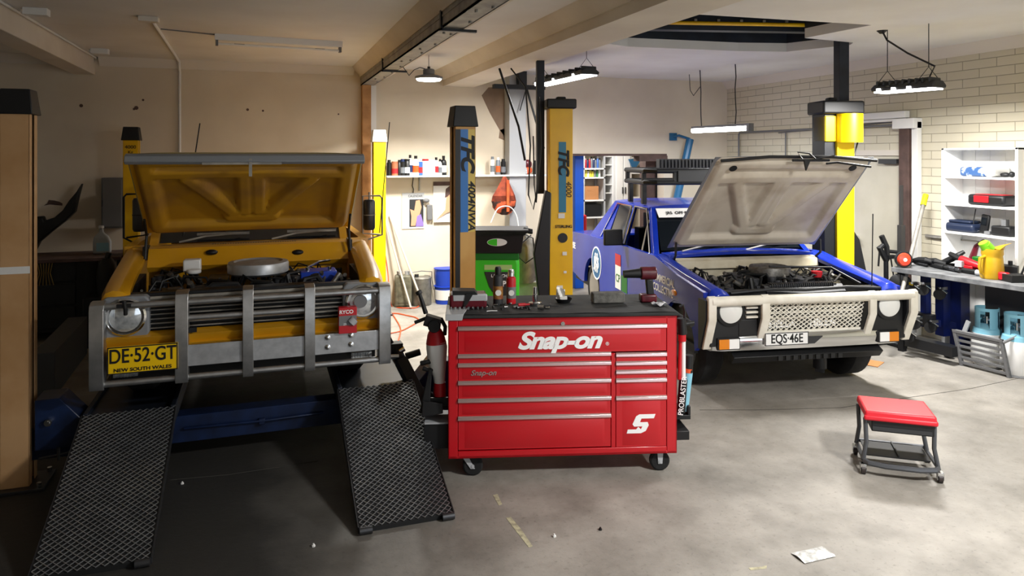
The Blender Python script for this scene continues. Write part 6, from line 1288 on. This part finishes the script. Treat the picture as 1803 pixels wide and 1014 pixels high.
A_, B2 = W.z(1690, 643, 0), W.z(1779, 666, 0); a_, b_ = Vector((A_.x, A_.y, 0)), Vector((B2.x, B2.y, 0)); e_ = (b_-a_).normalized(); nn = Vector((-e_.y, e_.x, 0)); nn = nn if nn.x > 0 else -nn; L_ = (b_-a_).length
CF = Frame(a_.x, a_.y, math.atan2(e_.y, e_.x)); t = thing('plastic_crate', 'grey slatted plastic crate leaning out in front of the gas bottles', 'crate', (a_.x, a_.y, 0), CF.a)
sgn = 1 if CF.loc(a_+nn).y > 0 else -1
zz = .33; b = MB(); lean = -.05*sgn; 
def sl(x, z, th=.0): return (x-.04*(z/zz)*1.0, lean*(z/zz)+th*sgn, z)
for k in range(6):
    z0 = .02+k*.056; b.hexa([sl(.0, z0), sl(L_, z0), sl(L_, z0, .02), sl(0, z0, .02)], [sl(0, z0+.026), sl(L_, z0+.026), sl(L_, z0+.026, .02), sl(0, z0+.026, .02)])
b.build('front_slats', 'mid_grey', t, bevel=.002)
b = MB(); 
for x in (0, L_-.03): b.hexa([sl(x, 0, -.008), sl(x+.03, 0, -.008), sl(x+.03, 0, .03), sl(x, 0, .03)], [sl(x, zz+.03, -.008), sl(x+.03, zz+.03, -.008), sl(x+.03, zz+.03, .03), sl(x, zz+.03, .03)])
b.hexa([sl(0, zz, -.01), sl(L_, zz, -.01), sl(L_, zz, .03), sl(0, zz, .03)], [sl(0, zz+.03, -.01), sl(L_, zz+.03, -.01), sl(L_, zz+.03, .03), sl(0, zz+.03, .03)])
b.tube([sl(L_, zz+.0), (L_+.02, sgn*.12, zz+.07), (L_+.02, sgn*.2, zz+.09)], .014); b.build('frame', 'mid_grey', t, bevel=.003)
b = MB(); b.cbox((.03, sgn*.06, .39), (.04, .02, .12), Matrix.Rotation(.35, 3, 'Y')); b.build('clip', 'light_grey', t)
p = W.z(1671, 631, 0); t = thing('trolley_castor', 'chrome and black castor just left of the grey crate', 'castor', (p.x, p.y, 0)); b = MB(); b.cyl((-.015, 0, .05), (.015, .01, .05), .05, n=22); b.build('wheel', 'rubber', t); b = MB(); b.box(-.025, .025, -.03, .03, .08, .13); b.box(-.03, -.022, -.02, .02, .04, .1); b.build('fork', 'chrome', t, bevel=.004)
p = W.z(1536, 640, 0); b = MB(); b.cbox((0, 0, .004), (.22, .16, .006), Matrix.Rotation(.5, 3, 'Z')); o = tag(b.build('cardboard_piece', 'cardboard'), 'flat scrap of brown cardboard on the floor behind the blue car front wheel', 'cardboard'); o.location = p
p = W.z(1432, 978, 0); b = MB(); b.sheet(lambda u, v: Vector((-.1+u*.2, -.05+v*.1, .004+.008*abs(math.sin(u*8+v*3))*math.sin(3.1*v))), 14, 8, (0, 0, .001)); o = tag(b.build('plastic_wrap', mat('wrap', '#a8a8a4', .1, 0, '#d4d4d2', 40)), 'flattened clear plastic wrap on the concrete in the foreground', 'plastic wrap'); o.location = p
for k, (px, py, lb) in enumerate(((321, 852, 'white nut on the dark floor right of the left ramp'), (552, 962, 'small white bolt on the dark floor in front of the right ramp'), (976, 945, 'pale chip of concrete beside the worn floor line'), (1057, 933, 'dark bent clip on the concrete in front of the tool chest'))):
    p = W.z(px, py, 0); b = MB(); b.lathe([(0, 0), (.010, 0), (.010, .008), (.005, .009), (.005, .016), (0, .016)], n=6); o = tag(b.build(['nut', 'loose_bolt', 'concrete_chip', 'wire_clip'][k], 'white_paint' if k < 3 else 'black_plastic'), lb, ['nut', 'bolt', 'chip', 'clip'][k]); o.location = p
# ------------------------------------------------------------------ left side
p = wy(198, 360, .08); t = thing('meter_box', 'grey metal switch cabinet on the back wall beside the rear yellow column', 'cabinet', (p.x, YB-.15, 0)); z0, z1 = wy(198, 402, .15).z, wy(198, 313, .15).z
b = MB(); b.box(-.11, .13, 0, .149, z0, z1); b.build('cabinet', 'mid_grey', t, bevel=.006); b = MB(); b.box(-.095, .115, -.012, 0, z0+.02, z1-.02); d = b.build('door', 'mid_grey', t, bevel=.004); b = MB(); b.box(-.10, -.09, -.03, -.012, (z0+z1)/2-.04, (z0+z1)/2+.04); b.build('handle', 'steel_dark', d)
# dark bench with drawers on the left
BL = .93; xa, xb = wy(62, 430, .7).x, wy(214, 430, .7).x
t = thing('dark_bench', 'black workbench in the dark corner behind the left ramp', 'workbench', (0, YB-.75, 0)); b = MB(); b.box(xa-1.2, xb, 0, .7, BL-.04, BL); b.build('bench_top', 'brown_steel', t, bevel=.004)
b = MB(); b.box(xa-1.1, xa+.5, .05, .7, .1, BL-.05); b.box(xa+.9, xb-.05, .05, .7, .1, BL-.05); b.build('cabinet', 'black_plastic', t)
for k in range(3): b = MB(); b.box(xa-.9, xa+.4, .03, .05, .15+k*.26, .38+k*.26); b.build('drawer', 'black_paint', t, bevel=.004)
for x in (xa-1.15, xa+.7): b = MB(); b.box(x, x+.05, .05, .1, 0, BL-.04); b.build('leg', 'black_paint', t)
# black plastic bumper corner
P_ = [(146, 322), (140, 345), (134, 372), (118, 388), (92, 408), (72, 425), (60, 432), (56, 382), (78, 380), (80, 388), (98, 382), (112, 370), (124, 352), (136, 338)]
b = MB(); b.prism([(wy(x, y, .25).x, BL+.002 if y == 432 else wy(x, y, .25).z) for x, y in P_], 1, YB-.32, YB-.2); tag(b.build('car_bumper', 'black_plastic', bevel=.03, seg=3), 'black plastic car bumper leaning up on the dark bench', 'bumper')
t = thing('spray_bottle', 'translucent white chemical jug with blue fluid on the dark bench', 'bottle', (wy(180, 425, .35).x, YB-.35, BL+.001)); b = MB(); b.loft([[(x*k+o_, y*k, z) for x, y in ((-.09, -.06), (.09, -.06), (.09, .06), (-.09, .06))] for k, z, o_ in ((1, 0, 0), (1, .14, 0), (.8, .2, -.01), (.3, .25, -.01), (.25, .3, -.01))]); b.build('jug', 'lens' if False else mat('milky', '#aab2b8', .3), t, bevel=.02, seg=3); b = MB(); b.box(-.05, .08, -.064, -.06, .03, .13); b.build('label_panel', mat('pale_blue', '#8fc0d8', .4), t); b = MB(); b.cyl((-.01, 0, .3), (-.01, 0, .33), .03); b.build('cap', 'white_paint', t)
p = wy(192, 440, .9); b = MB(); b.lathe([(0, 0), (.1, 0), (.11, .2), (.09, .34), (.05, .4), (0, .41)]); b.cyl((0, 0, .4), (.02, 0, .46), .03); o = tag(b.build('oil_dispenser', 'black_plastic'), 'black oil dispenser canister in the shade beside the rear yellow column', 'canister'); o.location = (p.x, YB-1.0, .55); 
b = MB(); b.box(p.x-.2, p.x+.2, YB-1.2, YB-.8, 0, .549); tag(b.build('low_cupboard', 'black_paint', bevel=.006), 'low black cupboard under the oil dispenser', 'cupboard')
p = W.z(75, 660, 0); b = MB(); q0, q1 = Z(73, 622, 6.2), Z(135, 585, 7.6); b.hexa([(q0.x-.08, q0.y, 0), (q0.x+.1, q0.y, 0), (q1.x+.1, q1.y, 0), (q1.x-.08, q1.y, 0)], [(q0.x-.08, q0.y, q0.z), (q0.x+.1, q0.y, q0.z), (q1.x+.1, q1.y, q0.z), (q1.x-.08, q1.y, q0.z)]); tag(b.build('ramp_block', mat('block_grey', '#4a4b4d', .7), bevel=.006), 'long grey block on the dark floor behind the near left column', 'block')
b = MB(); p = W.y(78, 515, YB-.74); p.z = .78
for k in range(7): b.tube([p+Vector((.03*k-.1, 0, .12)), p+Vector((.02*k-.06, -.02, .0)), p+Vector((.035*k-.12, 0, -.14))], .006)
tag(b.build('cord_bundle', mat('ochre', '#6a5420', .7)), 'bundle of dull yellow cords hanging in the dark left corner', 'cords')
